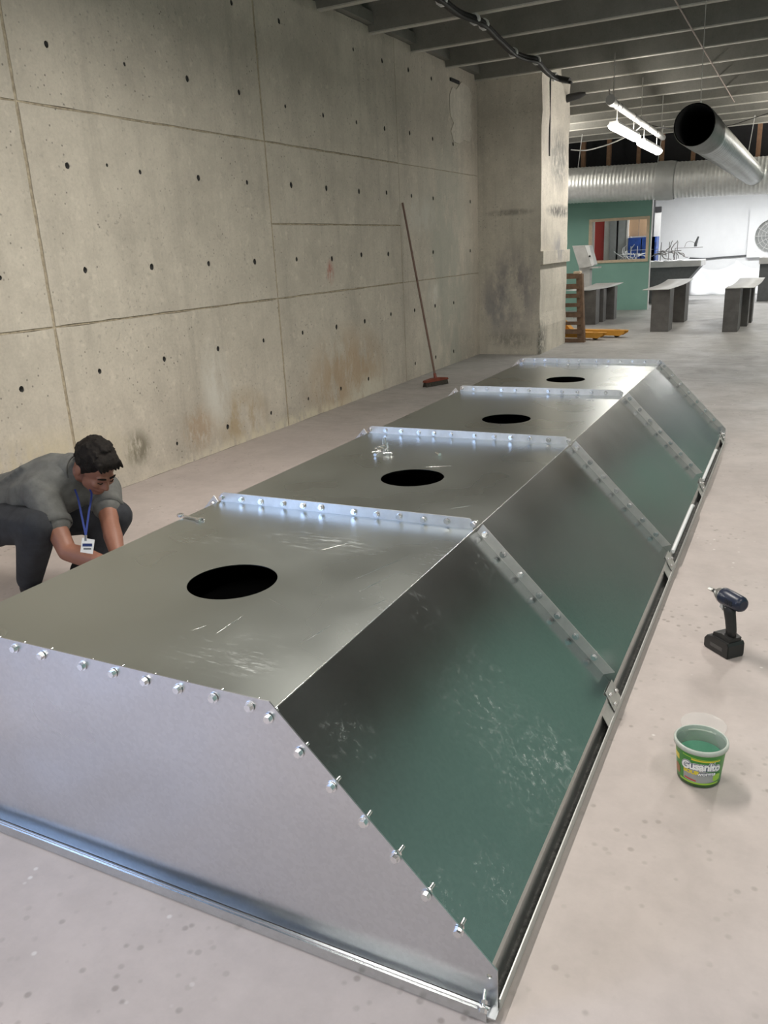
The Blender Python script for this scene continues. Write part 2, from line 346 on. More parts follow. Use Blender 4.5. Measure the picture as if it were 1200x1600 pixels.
for (y0, y1, z0, z1) in cells:
    g = .0055 if y0 < 8 else .002; gl_, gr_ = (.010 if 3 < y0 < 7 else g), (.010 if y1 < 7 else .0045 if y1 < 9 else .002)
    a, b, c_, d_ = y0+gl_, y1-gr_, z0+(g if z0 else 0), z1-g
    # ragged edges along the joints
    def edge(p, q, n=26, amp=.004):
        out = []
        for k in range(n):
            t = k/n; u = p[0]+(q[0]-p[0])*t; v = p[1]+(q[1]-p[1])*t
            j1 = random.uniform(0, amp) if 0 < k else 0
            if p[0] == q[0]: u += j1*(1 if p[0] == a else -1)
            else: v += j1*(1 if p[1] == c_ else -1)
            out.append((u, v))
        return out
    outer = edge((a, c_), (b, c_))+edge((b, c_), (b, d_))+edge((b, d_), (a, d_))+edge((a, d_), (a, c_))
    hs = []
    for (hy, hz, r) in holes_w:
        if a+r < hy < b-r and c_+r < hz < d_-r:
            hs.append([(hy+r*random.uniform(.85, 1.05)*math.cos(2*math.pi*k/10), hz+r*random.uniform(.95, 1.2)*math.sin(2*math.pi*k/10)) for k in range(10)])
    off = random.uniform(-.002, .002)
    pan = MB().plate(outer, hs, lambda u, v, t: (XW+off-t, u, v), 0, .15).build('concrete_panel', 'wall', wl)
    for h_ in hs:  # near-black cups; the holes' shade is put into their colour
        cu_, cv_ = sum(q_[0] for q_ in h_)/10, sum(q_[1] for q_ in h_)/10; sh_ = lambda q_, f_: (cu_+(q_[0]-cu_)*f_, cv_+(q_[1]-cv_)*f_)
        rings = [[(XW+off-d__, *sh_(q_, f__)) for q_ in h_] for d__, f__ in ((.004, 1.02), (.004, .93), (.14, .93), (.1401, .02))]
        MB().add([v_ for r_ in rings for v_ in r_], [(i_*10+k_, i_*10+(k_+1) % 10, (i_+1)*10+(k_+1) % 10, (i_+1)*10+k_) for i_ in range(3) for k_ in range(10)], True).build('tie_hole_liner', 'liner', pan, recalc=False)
for yj in YS[1:4]: MB().box(XW-.03, XW-(.006 if yj < 8 else .002), yj-.014, yj+.014, 0, 3.55).build('joint_fill', 'joint', wl)
for zj, ya, yb in ((ZS[1], YS[0], YS[4]), (ZS[2], YS[0], YS[4]), (1.72, YS[2], YS[3])): MB().box(XW-.03, XW-.007, ya, yb, zj-.006, zj+.006).build('joint_fill', 'joint', wl)
struct(MB().box(XW-.3, XW-.0, -8.2, -4.1, 0, 3.75).build('wall_left_rear', 'wall'), 'plain concrete wall behind the loading door')
struct(MB().box(XW-.3, XW-.0, -4.1, -.55, 3.15, 3.75).build('trim_1', 'wall'), 'concrete lintel over the loading door')
# ledge beam at the wall head
lb = MB(); lb.box(XW-.15, XW+.07, -.5, 11.0, 3.56, 3.66); lb.box(XW-.15, XW-.02, -.5, 11.0, 3.66, 4.0)
struct(lb.build('trim_2', 'ceil'), 'dusty concrete ledge along the wall head')
# patched breakout near the wall head (rough mortar ring)
ringp = [(702, 148), (706, 136), (712, 140), (720, 128), (731, 136), (737, 150), (734, 166), (737, 180), (735, 196), (738, 208), (733, 222), (724, 219), (716, 225), (708, 221), (704, 205), (708, 192), (703, 180), (702, 164)]
pq = [at(x, y, X=XW) for x, y in ringp]
MB().prism([(q_.y, q_.z) for q_ in pq], lambda u, v, t: (XW+t, u, v), -.004, .009).build('mortar_patch', 'pillar', wl)
pk = MB(); q0 = at(704, 124, X=XW+.005); pk.obox((XW+.008, q0.y+.12, q0.z), (.012, 0, 0), (0, .14, 0), (0, 0, .018)); pk.build('breakout_slot', 'dark', wl)  # raised near-black bar; the slot's shade is put into its colour

# ---- pillar
PX0, PX1, PY0, PY1 = XW, -3.155, 11.0, 12.38
pl = MB()
def ragged(p, q, n, amp): return [((p[0]+(q[0]-p[0])*k/n)+random.uniform(-amp, amp), (p[1]+(q[1]-p[1])*k/n)) for k in range(n)]
prof_r = [(PX1+random.uniform(-.012, .004), z*.18) for z in range(21)]
poly = [(PX0-.1, 0)]+prof_r+[(PX1, 3.75), (PX0-.1, 3.75)]
pl.prism(poly, lambda u, v, t: (u, t, v), PY0, PY1)
pil = struct(pl.build('wall_pillar', 'pillar'), 'stained concrete pillar with chipped corner')
MB().box(PX1-.01, PX1+.035, PY0-.006, PY1+.02, 1.19, 1.36).build('cast_band', 'pillar', pil)
MB().box(PX1-.03, PX1+.004, PY0+.34, PY0+.37, 2.55, 3.7).build('corner_groove', 'dark', pil)  # near-black strip painting the shade of the pillar's groove
# the pillar's lower back edge steps in
# ---- ceiling: slab with ribs
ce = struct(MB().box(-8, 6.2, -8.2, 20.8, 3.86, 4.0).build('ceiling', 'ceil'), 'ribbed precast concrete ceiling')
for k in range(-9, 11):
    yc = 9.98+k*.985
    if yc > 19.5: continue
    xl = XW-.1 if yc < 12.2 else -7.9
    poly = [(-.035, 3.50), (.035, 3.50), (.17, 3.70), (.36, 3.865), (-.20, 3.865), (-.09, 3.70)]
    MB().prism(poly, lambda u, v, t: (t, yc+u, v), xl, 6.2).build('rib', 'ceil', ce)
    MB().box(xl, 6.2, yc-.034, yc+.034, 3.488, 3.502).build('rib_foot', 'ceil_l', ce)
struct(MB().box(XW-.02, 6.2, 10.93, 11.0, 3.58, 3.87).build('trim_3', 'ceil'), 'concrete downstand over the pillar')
for o in [q for q in COL.objects if q.name == 'trim_3']: bpy.data.objects.remove(o)
# header end of pillar
struct(MB().box(PX0-.1, PX1-.05, PY0-.03, PY1, 3.5, 3.62).build('trim_3', 'ceil'), 'dark concrete bearing pad on the pillar head')

# ---- rest of the hall shell
struct(MB().box(2.4, 2.6, -8.2, 23.2, 0, 2.45).build('wall_right', 'green'), 'green plasterboard partition along the hall')
struct(MB().box(2.42, 2.6, -8.2, 23.2, 2.45, 4).build('wall_right_upper', 'brownwall'), 'bare wall above the green partition')
struct(MB().box(2.34, 2.4, 9.6, 12.2, 0, 2.7).build('door_1', 'grey_door'), 'grey roller door in the green partition')  # unseen panel added to put a pale patch in the slope's reflection
struct(MB().box(2.34, 2.4, 16.2, 23.1, 0, 2.45).build('door_2', 'slate'), 'dark slate sliding door in the green partition')  # unseen panel added to darken what the far slopes mirror
struct(MB().box(-8.0, 6.4, -8.4, -8.2, 0, 4).build('wall_rear', 'wall'), 'concrete wall behind the photographer')
struct(MB().box(-8.2, -8.0, 12.4, 24, 0, 4).build('wall_left_far', 'white'), 'side wall of the far hall')
struct(MB().box(-8.0, XW-.3, 12.2, 12.4, 0, 4).build('wall_return', 'pillar'), 'concrete return wall behind the pillar')
YB = 23.2
struct(MB().box(-3.62, 6.2, YB, YB+.2, 0, 2.62).build('wall_back', 'white'), 'white spray-coated back wall')
struct(MB().box(-8, 6.2, 20.6, 20.7, 2.66, 4.2).build('wall_attic', 'dark'), 'dark void above the spray area')  # near-black sheet; the void's darkness is put into its colour
struct(MB().box(-7.9, 6.2, 19.45, YB+.2, 2.62, 2.66).build('ceiling_spray_area', 'white'), 'white ceiling over the spray area')
struct(MB().box(-8, -3.62, YB+.2, YB+.4, 0, 2.66).build('wall_back_office', 'white'), 'pale wall behind the booth window')

# ================================================================ EXTRACTION HOOD
hood = thing('extraction_hood', 'long low galvanised sheet steel extraction hood bolted together from four sections on the floor', 'extraction hood')
SY = [1.165, 2.37, 3.615, 4.90, 6.25]           # section joints
XR, XL, ZT = -.893, -1.937, .565                # ridge right, ridge left, top
XB, ZB, XLIP = -.427, .085, -.405               # foot of the slope, lip of the gutter
XC = (XR+XL)/2
mir = lambda x: 2*XC-x
th = .002
HY = [1.72, 2.89, 4.11, 5.463]; HX = [-1.396, -1.358, -1.36, -1.386]
bolt_mb = MB()
hexa = [(.0085*math.cos(math.pi*k/3), .0085*math.sin(math.pi*k/3)) for k in range(6)]
bolt_mb.prism(hexa, lambda u, v, t: (u, t, v), -.011, -.003)
bolt_mb.tube([(0, -.003, 0), (0, -.001, 0)], .0115, 12, smooth=False)
bolt_mb.prism([(.9*u, .9*v) for u, v in hexa], lambda u, v, t: (u, t, v), .005, .012)
bolt_mb.tube([(0, .0, 0), (0, .032, 0)], .004, 8)
BOLT = bolt_mb.mesh('bolt', 'zinc')
def bolt(x, y, z, rot=None):
    o = link('bolt', BOLT, hood, (x, y, z)); o.rotation_euler = rot or (random.uniform(-.05, .05), random.uniform(0, 1), random.uniform(-.05, .05)); return o
sdir = Vector((XB-XR, 0, ZB-ZT)).normalized(); snrm = Vector((-sdir.z, 0, sdir.x))
for k in range(4):
    y0, y1 = SY[k]+.001, SY[k+1]-.001
    hole = circ(HX[k], HY[k], .130, 64)
    MB().plate([(XL, y0), (XR, y0), (XR, y1), (XL, y1)], [hole], lambda u, v, t: (u, v, t), ZT, ZT-th).build('top_panel', 'galv_top', hood)
    for sgn in (1, -1):
        f = (lambda x: x) if sgn > 0 else mir
        sl = MB(); a = Vector((f(XR), 0, ZT)); b = Vector((f(XB), 0, ZB))
        n_ = Vector((snrm.x*sgn, 0, snrm.z))*th
        poly = [(a.x, a.z), (b.x, b.z), (b.x-n_.x, b.z-n_.z), (a.x-n_.x, a.z-n_.z)]
        sl.prism(poly, lambda u, v, t: (u, t, v), y0, y1)
        s_o = sl.build('slope_panel', 'galv_slope', hood)
        # folded foot: upright hem, gutter floor and outer lip
        hx, lx = f(XB), f(XLIP); e = th*sgn
        MB().prism([(hx, ZB), (hx+e*2, ZB-.012), (hx+e*2, .0065), (hx-e, .0065), (hx-e, ZB)], lambda u, v, t: (u, t, v), y0, y1).build('hem', 'galv_hem', hood)
        MB().prism([(hx-e, .0065), (lx+e, .0065), (lx+e, .004), (hx-e, .004)], lambda u, v, t: (u, t, v), y0, y1).build('gutter', 'galv_dirty', hood)
        r2 = MB(); r2.box(min(lx+e, lx+2.5*e), max(lx+e, lx+2.5*e), y0, y1, .003, .033); r2.build('gutter_lip', 'galv_lip', hood)
# edge highlight of the right ridge, drawn as a bright zinc bead
for xr in (XR,):
    for k in range(4):
        MB().tube([(xr, SY[k], ZT-.0015), (xr, SY[k+1], ZT-.0012)], .0017, 6).build('folded_ridge', 'zinc', hood)
def flange_top(y, t):
    z1 = .601
    MB().prism([(XL+.004, ZT-.002), (XR-.006, ZT-.002), (XR-.012, z1-.006), (XR-.018, z1), (XL+.02, z1), (XL+.005, z1-.008)], lambda u, v, w_: (u, w_, v), y, y+t).build('flange', 'galv_flange', hood)
def flange_slope(y, t, sgn):
    f = (lambda x: x) if sgn > 0 else mir
    a = Vector((XR, 0, ZT)); b = a+sdir*(.625); h = .034
    def P(s, q): v = a+sdir*s+snrm*q; return (f(v.x), v.z)
    MB().prism([P(.012, 0), P(.625, -.002), P(.640, h), P(.006, h), ], lambda u, v, w_: (u, w_, v), y, y+t).build('flange', 'galv_flange', hood)
for k in range(1, 5):
    y = SY[k]
    for dy in (-.0022, .0002) if k < 4 else (-.0022,):
        flange_top(y+dy, .002); flange_slope(y+dy, .002, 1); flange_slope(y+dy, .002, -1)
    xs = [-1.924, -1.834, -1.746, -1.648, -1.564, -1.477, -1.35, -1.258, -1.174, -1.082, -.993, -.902]
    for x in xs: bolt(x+random.uniform(-.006, .006), y-.002, .582+random.uniform(-.002, .002))
    for i in range(7):
        v = Vector((XR, 0, ZT))+sdir*(.035+.088*i)+snrm*.017
        bolt(v.x, y-.002, v.z)
        if i in (0, 3): bolt(mir(v.x), y-.002, v.z)
for k in range(4):
    MB().box(XL+.03, XR-.03, SY[k]+.04, SY[k+1]-.04, .36, .363).build('inner_baffle', 'inner', hood)  # black sheets added so the round openings look dark inside
# end plates
def endplate(y, t, nm):
    out = [(XR+.008, .597), (-.404, .108), (-.404, .012), (mir(-.404), .012), (mir(-.404), .108), (mir(XR+.008), .597)]
    hs = [circ(-.421, .088, .006, 10)] if nm else []
    return MB().plate(out, hs, lambda u, v, w_: (u, w_, v), y, y+t).build('end_plate', 'galv_end', hood)
Y0 = SY[0]
endplate(Y0-.004, .003, True); endplate(SY[4]+.0005, .002, False)
for x, z in [(-1.904, .578), (-1.812, .579), (-1.72, .58), (-1.63, .581), (-1.537, .58), (-1.404, .579), (-1.309, .58), (-1.215, .579), (-1.122, .579), (-1.027, .579), (-.934, .579),
             (-.889, .563), (-.822, .499), (-.751, .437), (-.681, .375), (-.614, .312), (-.55, .243), (-.483, .18)]:
    bolt(x, Y0-.004, z-.004)
bolt(-.425, Y0-.03, .034, (.5, 0, .2))
# near rim: gutter floor and lip in front of the end plate
LY = 1.135
xa, xb_ = mir(XLIP), XLIP
MB().prism([(Y0-.004, .010), (LY, .006), (LY, .036), (LY-.002, .036), (LY-.002, .004), (Y0-.004, .004)], lambda u, v, t: (t, u, v), xa, xb_-.012).build('end_gutter', 'galv_rim', hood)
MB().box(xa, xb_-.012, LY-.0045, LY-.002, .003, .030).build('gutter_lip', 'galv_rim', hood)
MB().box(xb_-.012, xb_+.006, LY-.002, Y0-.004, .012, .016).build('corner_plate', 'galv_rim', hood)
# splice brackets over the gutter at each joint
for k in range(1, 5):
    y = SY[k]
    sl0, sl1 = (XB-.006, ZB+.012), (XLIP+.002, .040); nrm_ = Vector((sl0[1]-sl1[1], 0, sl1[0]-sl0[0])).normalized()
    MB().prism([sl0, sl1, (sl1[0]+nrm_.x*.002, sl1[1]+nrm_.z*.002), (sl0[0]+nrm_.x*.002, sl0[1]+nrm_.z*.002)], lambda u, v, t: (u, t, v), y-.085, y+.006).build('splice_bracket', 'galv_flange', hood)
    MB().prism([(sl0[0], sl0[1]-.012), (sl1[0], sl1[1]-.010), (sl1[0]+nrm_.x*.002, sl1[1]-.010), (sl0[0]+nrm_.x*.002, sl0[1]-.012)], lambda u, v, t: (u, t, v), y-.17, y-.088).build('splice_bracket', 'galv_flange', hood)
    for dy, tt in ((-.068, .25), (-.068, .75), (-.012, .5)):
        xx = sl0[0]+(sl1[0]-sl0[0])*tt+nrm_.x*.004; zz = sl0[1]+(sl1[1]-sl0[1])*tt+nrm_.z*.004
        bo_ = bolt(xx, y+dy, zz, nrm_.to_track_quat('-Y', 'Z').to_euler()); bo_.scale = (.65, .65, .65)
# bright reflection along the two far hems, modelled as white rods
for k, f0, f1 in ((2, .05, .62), (3, .03, .6)):
    a, b = SY[k], SY[k+1]-SY[k]
    MB().tube([(XB+.008, a+b*f0, .074), (XB+.008, a+b*f1, .074), (XB+.011, a+b*f1+.02, .066)], .009, 8).build('hem_strip', M['white'], hood)
rs = random.Random(11)
for (x0, y0, x1, y1) in [(300, 985, 322, 978), (338, 990, 380, 962), (555, 905, 640, 868), (560, 925, 600, 905), (420, 935, 455, 955), (705, 795, 735, 790), (610, 985, 650, 955), (575, 950, 605, 935), (665, 730, 705, 728), (480, 1000, 520, 975), (500, 860, 560, 845)]:
    a_, b_ = at(x0, y0, Z=ZT), at(x1, y1, Z=ZT)
    if max(a_.x, b_.x) > XR-.01: continue
    MB().tube([a_, a_.lerp(b_, .5)+Vector((0, 0, .0004)), b_], [.0002, .0007, .0002], 5).build('scratch_burr', 'zinc', hood)
put(hood, (XC, SY[0], 0))

# ---------------------------------------------------------------- loose things on the hood
def small_bolt(x, y, z, yaw, tilt, grp, lab):
    o = link('loose_bolt', LB, None, (x, y, z)); o.rotation_euler = (tilt, 0, yaw); return tag(o, lab, 'bolt', grp)
lbm = MB()
lbm.prism([(u*.9, v*.9) for u, v in hexa], lambda u, v, t: (u, t, v+.0077), -.03, -.023)
lbm.tube([(0, -.023, .0077), (0, .012, .0077)], .004, 8)
LB = lbm.mesh('loose_bolt', 'zinc')
heap = [(585, 709), (590, 711), (594, 705), (598, 703), (601, 708), (604, 704), (597, 708), (600, 698), (605, 697), (608, 706), (593, 701), (603, 711)]
for i, (x, y) in enumerate(heap):
    q = at(x, y, Z=ZT); up = i in (7, 8, 9)
    small_bolt(q.x, q.y, ZT+(.031 if up else .0005), random.uniform(0, 6.28), 1.5708 if up else 0, 'loose bolts heaped on the hood', 'zinc bolt in the loose heap on the third hood section')
q = at(683, 711, Z=ZT); small_bolt(q.x, q.y, ZT+.0005, .8, 0, None, 'single zinc bolt lying alone beyond a round opening of the hood')
# spanner
a = at(281, 807, Z=ZT); b = at(313, 814, Z=ZT); dvec = (b-a).normalized(); L = (b-a).length; sd = Vector((-dvec.y, dvec.x, 0))
sp_ = MB(); fn = lambda u, v, t: tuple(a+dvec*u+sd*v+Vector((0, 0, t+.0008)))
sp_.prism([(0.012, -.005), (L-.012, -.005), (L-.012, .005), (.012, .005)], fn, .002, .007)
sp_.plate(circ(.004, 0, .012, 14), [circ(.004, 0, .006, 6)], fn, .010, 0)
sp_.prism([(L-.018, -.006), (L-.010, -.014), (L+.008, -.014), (L+.010, -.007), (L-.004, -.006), (L-.004, .006), (L+.010, .007), (L+.008, .014), (L-.010, .014), (L-.018, .006)], fn, 0, .008)
tag(sp_.build('spanner', M['zinc']), 'steel spanner lying near the left edge of the hood beside the worker', 'spanner')

# ================================================================ FLOOR TOOLS
# ---- impact driver
M['tool_black'] = plain('black_rubber', (.018, .018, .018), .5); M['tool_blue'] = plain('dark_blue_housing', (.014, .02, .042), .35, var=.1)
M['tool_grey'] = plain('cast_alloy', (.55, .54, .52), .35, 1, .1); M['tool_trigger'] = plain('pale_grey_trigger', (.6, .6, .58), .5)
M['tool_light'] = plain('grey_print', (.07, .07, .07), .5)
dr = thing('impact_driver', 'dark blue and black cordless impact driver standing on its battery on the floor', 'power tool')
bc = at(1131, 1003, Z=0.0); 
ux = Vector((-.80, .60, 0)).normalized()     # nose direction over the ground
b1, b2, b3 = at(1104, 1010, Z=0), at(1137, 1030, Z=0), at(1160, 1010, Z=0)
ctr = (b1+b3)/2; ux = (b1-b2); ux.z = 0; lenb = ux.length; ux.normalize(); uy = Vector((-ux.y, ux.x, 0))
ctr = (at(1105, 1016, Z=0)+at(1157, 1019, Z=0))/2
def D(u, v, z): return tuple(ctr+ux*u+uy*v+Vector((0, 0, z)))
# battery: rounded block, thinner at the toe
bt = MB(); bp = [(-.055, 0), (.060, 0), (.064, .006), (.064, .036), (.052, .052), (.02, .060), (-.052, .060), (-.058, .05), (-.058, .006)]
bt.prism(bp, lambda u, v, t: D(u, t, v), -.034, .034)
bt.prism([(u*.96, .003+v*.93) for u, v in bp], lambda u, v, t: D(u, t, v), -.0375, .0375)
bt.build('battery', 'tool_black', dr)
ft = MB(); ft.prism([(-.048, .052), (.035, .052), (.030, .072), (-.01, .082), (-.05, .075)], lambda u, v, t: D(u, t, v), -.027, .027); ft.build('battery_foot', 'tool_black', dr)
lg = MB(); lg.prism([(-.03, .02), (.03, .02), (.03, .034), (-.03, .034)], lambda u, v, t: D(u, t, v), -.0382, -.037)
lg.prism([(-.03, .02), (.03, .02), (.03, .034), (-.03, .034)], lambda u, v, t: D(u, t, v), .037, .0382); lg.build('battery_label', 'tool_light', dr)
# grip
gp = MB(); path = [(-.028, .07, .020, .016), (-.026, .10, .021, .0165), (-.020, .13, .022, .017), (-.012, .16, .024, .018), (-.006, .19, .027, .020)]
n = 14; rings = []
for (u, z, ru, rv) in path: rings.append([D(u+ru*math.cos(2*math.pi*k/n), rv*math.sin(2*math.pi*k/n), z) for k in range(n)])
gp.add([v for r_ in rings for v in r_], [(i*n+k, i*n+(k+1) % n, (i+1)*n+(k+1) % n, (i+1)*n+k) for i in range(4) for k in range(n)]+[tuple(range(n)), tuple(range(4*n, 5*n))], True)
gp.build('grip', 'tool_black', dr)
tg = MB(); tg.prism([(.018, .158), (.034, .166), (.030, .176), (.036, .188), (.016, .19)], lambda u, v, t: D(u, t, v), -.007, .007); tg.build('trigger', 'tool_trigger', dr)
zc = .212
mo = MB(); mo.tube([D(-.074, 0, zc), D(-.070, 0, zc), D(-.060, 0, zc), D(0, 0, zc), D(.022, 0, zc), D(.026, 0, zc)], [.016, .024, .029, .031, .031, .029], 20); mh = mo.build('motor_housing', 'tool_blue', dr)
vt = MB()
for i in range(4):
    for sg in (-1, 1): vt.obox(D(-.045+i*.009, sg*.0285, zc), ux*.002, uy*.002, Vector((0, 0, .009)))
vt.build('vent_slots', 'tool_black', mh)
no = MB(); no.tube([D(.024, 0, zc), D(.034, 0, zc), D(.052, 0, zc), D(.064, 0, zc)], [.029, .028, .019, .011], 18); no.build('nose_cone', 'tool_grey', dr)
sl_ = MB(); sl_.tube([D(.064, 0, zc), D(.072, 0, zc)], .008, 12); sl_.tube([D(.072, 0, zc), D(.080, 0, zc)], .005, 8); sl_.build('chuck_sleeve', 'tool_black', dr)
sk = MB(); sk.tube([D(.078, 0, zc), D(.098, 0, zc)], .0075, 6, smooth=False); sk.build('socket_bit', 'tool_grey', dr)
put(dr, ctr)

# ---- sweet tub
M['tub'] = None
m, nt, bs = new_mat('clear_green_plastic'); bs.inputs['Base Color'].default_value = (.72, .86, .78, 1); bs.inputs['Roughness'].default_value = .25
bs.inputs['Transmission Weight'].default_value = .75; bs.inputs['IOR'].default_value = 1.1; M['tub'] = m
def tubmat(name, col, r=.35): return plain(name, col, r, var=.06, scale=40)
M['lab_green'] = tubmat('label_green', (.05, .25, .04)); M['lab_dark'] = tubmat('label_dark_green', (.035, .09, .025)); M['lab_lime'] = tubmat('label_lime', (.35, .6, .06))
M['lab_yellow'] = tubmat('label_yellow', (.75, .62, .05)); M['lab_navy'] = tubmat('label_navy', (.02, .035, .13)); M['lab_white'] = tubmat('label_white', (.85, .86, .88))
M['lab_grey'] = tubmat('label_clear_window', (.36, .37, .37), .15); M['lab_brown'] = tubmat('label_brown', (.33, .14, .05)); M['lab_red'] = tubmat('label_red', (.55, .05, .04))
M['tub_in'] = tubmat('tub_inside_green', (.20, .47, .34))
M['rim'] = tubmat('translucent_rim', (.62, .66, .61)); M['rim'].node_tree.nodes['Principled BSDF'].inputs['Alpha'].default_value = .7
tl = at(1057, 1217, Z=0); tr = at(1126, 1217, Z=0); tc = (tl+tr)/2; tc = at(1091, 1213, Z=0)
TUB = thing('sweet_tub', 'small open green plastic sweet tub with printed wrapper standing on the floor', 'tub')
RB, RTp, HT = .056, .067, .124
def trad(z): return RB+(RTp-RB)*z/HT
tb = MB(); tb.lathe([(0, .002), (RB-.004, .002), (RB, .006), (trad(.05), .05), (RTp, HT), (RTp-.002, HT), (trad(.05)-.002, .05), (RB-.003, .008), (0, .006)], 48, tc); tb.build('tub_wall', 'tub', TUB)
rm = MB(); rm.lathe([(RTp-.001, HT-.012), (RTp+.005, HT-.012), (RTp+.005, HT-.002), (RTp+.002, HT+.001), (RTp-.0015, HT), (RTp-.001, HT-.012)], 48, tc); rm.build('rim', 'rim', TUB)
inn = MB(); inn.lathe([(0, .007), (RB-.004, .0075), (trad(.045)-.003, .045), (trad(.078)-.003, .078)], 48, tc); inn.build('inner_print', 'tub_in', TUB)
# direction of the label's middle: towards the camera, turned a little left
A0 = math.atan2(-tc.y, -tc.x)+.02
def wrap(a, z, off=.0006):   # a in metres along the surface (right positive as seen), z height
    r = trad(z)+off; ang = A0+a/RB
    return (tc.x+r*math.cos(ang), tc.y+r*math.sin(ang), tc.z+z)
def patch(a0, a1, zlo, zhi, mat, off, name='label_print', nseg=36, parent=TUB):
    mb = MB(); vs = []; fs = []
    for i in range(nseg+1):
        a = a0+(a1-a0)*i/nseg; z0 = zlo(a) if callable(zlo) else zlo; z1 = zhi(a) if callable(zhi) else zhi
        vs += [wrap(a, z0, off), wrap(a, (z0+z1)/2, off), wrap(a, z1, off)]
    for i in range(nseg): b0 = i*3; fs += [(b0, b0+3, b0+4, b0+1), (b0+1, b0+4, b0+5, b0+2)]
    return mb.add(vs, fs, True).build(name, mat, parent)
half = math.pi*RB
lab = patch(-half, half, .006, .108, 'lab_green', .0005, 'label_sleeve', 72)
patch(-half, half, .004, .016, 'lab_dark', .0008)
patch(-.052, .056, lambda a: .013+.25*a*a, lambda a: .019+.25*a*a, 'lab_lime', .0010)
patch(-.04, .045, lambda a: .019+4*a*a*.5, lambda a: max(.0195, .060-12*a*a*.6), 'lab_grey', .0012)
patch(-.042, .05, lambda a: .098-.06*(a+.03), lambda a: .1005-.07*(a+.03), 'lab_lime', .0012)
patch(-.02, .05, lambda a: .090-.02*a, lambda a: .096-.06*(a+.02), 'lab_yellow', .0011)
patch(.036, .058, lambda a: .024+30*(a-.047)**2, lambda a: .048-40*(a-.047)**2, 'lab_lime', .0014)
patch(-.075, -.052, lambda a: .025+30*(a+.063)**2, lambda a: .055-60*(a+.063)**2, 'lab_brown', .0014)
patch(-.036, -.006, lambda a: .0255-.12*(a+.036), lambda a: .030-.12*(a+.036), 'lab_red', .0016)
patch(-.1, -.055, .07, .088, 'lab_yellow', .0010)
def text_on_tub(s, size, a_c, z_c, mat, off, outline=0, tilt=0, squash=1.0, name='lettering'):
    cu = bpy.data.curves.new(name, 'FONT'); cu.body = s; cu.size = size; cu.align_x = 'CENTER'; cu.align_y = 'CENTER'; cu.offset = outline; cu.resolution_u = 3; cu.space_character = .95
    o = bpy.data.objects.new('tmp_text', cu); COL.objects.link(o); dg = bpy.context.evaluated_depsgraph_get()
    me = bpy.data.meshes.new_from_object(o.evaluated_get(dg)); COL.objects.unlink(o); bpy.data.objects.remove(o)
    bm = bmesh.new(); bm.from_mesh(me); bmesh.ops.triangulate(bm, faces=bm.faces); bmesh.ops.subdivide_edges(bm, edges=[e for e in bm.edges if e.calc_length() > .004], cuts=1)
    for v in bm.verts:
        x, y = v.co.x*squash, v.co.y; arch = -3.0*x*x if tilt else 0
        v.co = Vector(wrap(a_c+x, z_c+y+arch+tilt*x, off))
    bm.to_mesh(me); bm.free(); me.materials.clear(); me.materials.append(M[mat]); me.name = name
    return link(name, me, TUB)
text_on_tub('Gusanito', .034, .004, .074, 'lab_white', .0018, .0042, .04, .80)
text_on_tub('Gusanito', .034, .004, .074, 'lab_navy', .0022, .0030, .04, .80)
text_on_tub('Gusanito', .034, .004, .074, 'lab_white', .0026, .0015, .04, .80)
text_on_tub('SOUR', .0155, -.019, .051, 'lab_yellow', .0024, .0010)
text_on_tub('worms', .0165, .018, .0515, 'lab_navy', .0020, .0015, .04)
text_on_tub('worms', .0165, .018, .0515, 'lab_white', .0024, .0006, .04)
put(TUB, tc)
# clear lid lying behind the tub
lid_c = at(1098, 1140, Z=0)
M['clear'] = None
m, nt, bs = new_mat('clear_plastic'); bs.inputs['Base Color'].default_value = (.95, .96, .95, 1); bs.inputs['Roughness'].default_value = .12; bs.inputs['Alpha'].default_value = .13; M['clear'] = m
ld = MB(); ld.lathe([(0, .001), (.060, .001), (.066, .002), (.068, .008), (.066, .009), (.063, .004), (.058, .003), (0, .003)], 40, (lid_c.x-.0, lid_c.y+.02, 0))
tag(ld.build('tub_lid', 'clear'), 'clear plastic lid lying on the floor behind the sweet tub', 'lid')

# ---- broom leaning on the wall
M['broom_wood'] = plain('brown_handle', (.17, .105, .08), .6, var=.2); M['broom_red'] = plain('red_brown_broom_head', (.20, .045, .025), .5, var=.2); M['bristle'] = plain('dark_bristles', (.05, .045, .035), .8, var=.4, scale=200)
br = thing('broom', 'long handled red-brown broom leaning against the concrete wall', 'broom')
h0 = at(681, 602, Z=0); h1 = at(666, 606, Z=0); h2 = at(698, 600, Z=0); hd = (h2-h1).normalized(); hl = .17; hn = Vector((-hd.y, hd.x, 0))
top = at(629, 317, X=XW+.016); foot = Vector((h0.x, h0.y, .075))
MB().tube([foot, top], [.0125, .0115], 10).build('handle', 'broom_wood', br)
hb = MB(); hb.prism([(-hl, .05), (hl, .05), (hl*.96, .07), (.05, .085), (-.05, .085), (-hl*.96, .07)], lambda u, v, t: tuple(h0+hd*u+hn*t+Vector((0, 0, v))), -.03, .03); hb.build('broom_head', 'broom_red', br)
bb = MB()
for i in range(26):
    for j in (-1, 0, 1):
        u = -hl+.012+i*(2*hl-.024)/25; c0 = h0+hd*u+hn*(j*.018)+Vector((0, 0, .052)); bb.tube([c0, c0+hd*random.uniform(-.006, .006)+hn*(j*.012)+Vector((0, 0, -.052))], [.007, .009], 5)
b_o = bb.build('bristles', 'bristle', br); b_o['kind'] = 'stuff'
so = MB(); so.tube([foot-Vector((0, 0, .01)), foot+(top-foot).normalized()*.06], [.02, .016], 10); so.build('handle_socket', 'broom_red', br)
put(br, (h0.x, h0.y, 0))

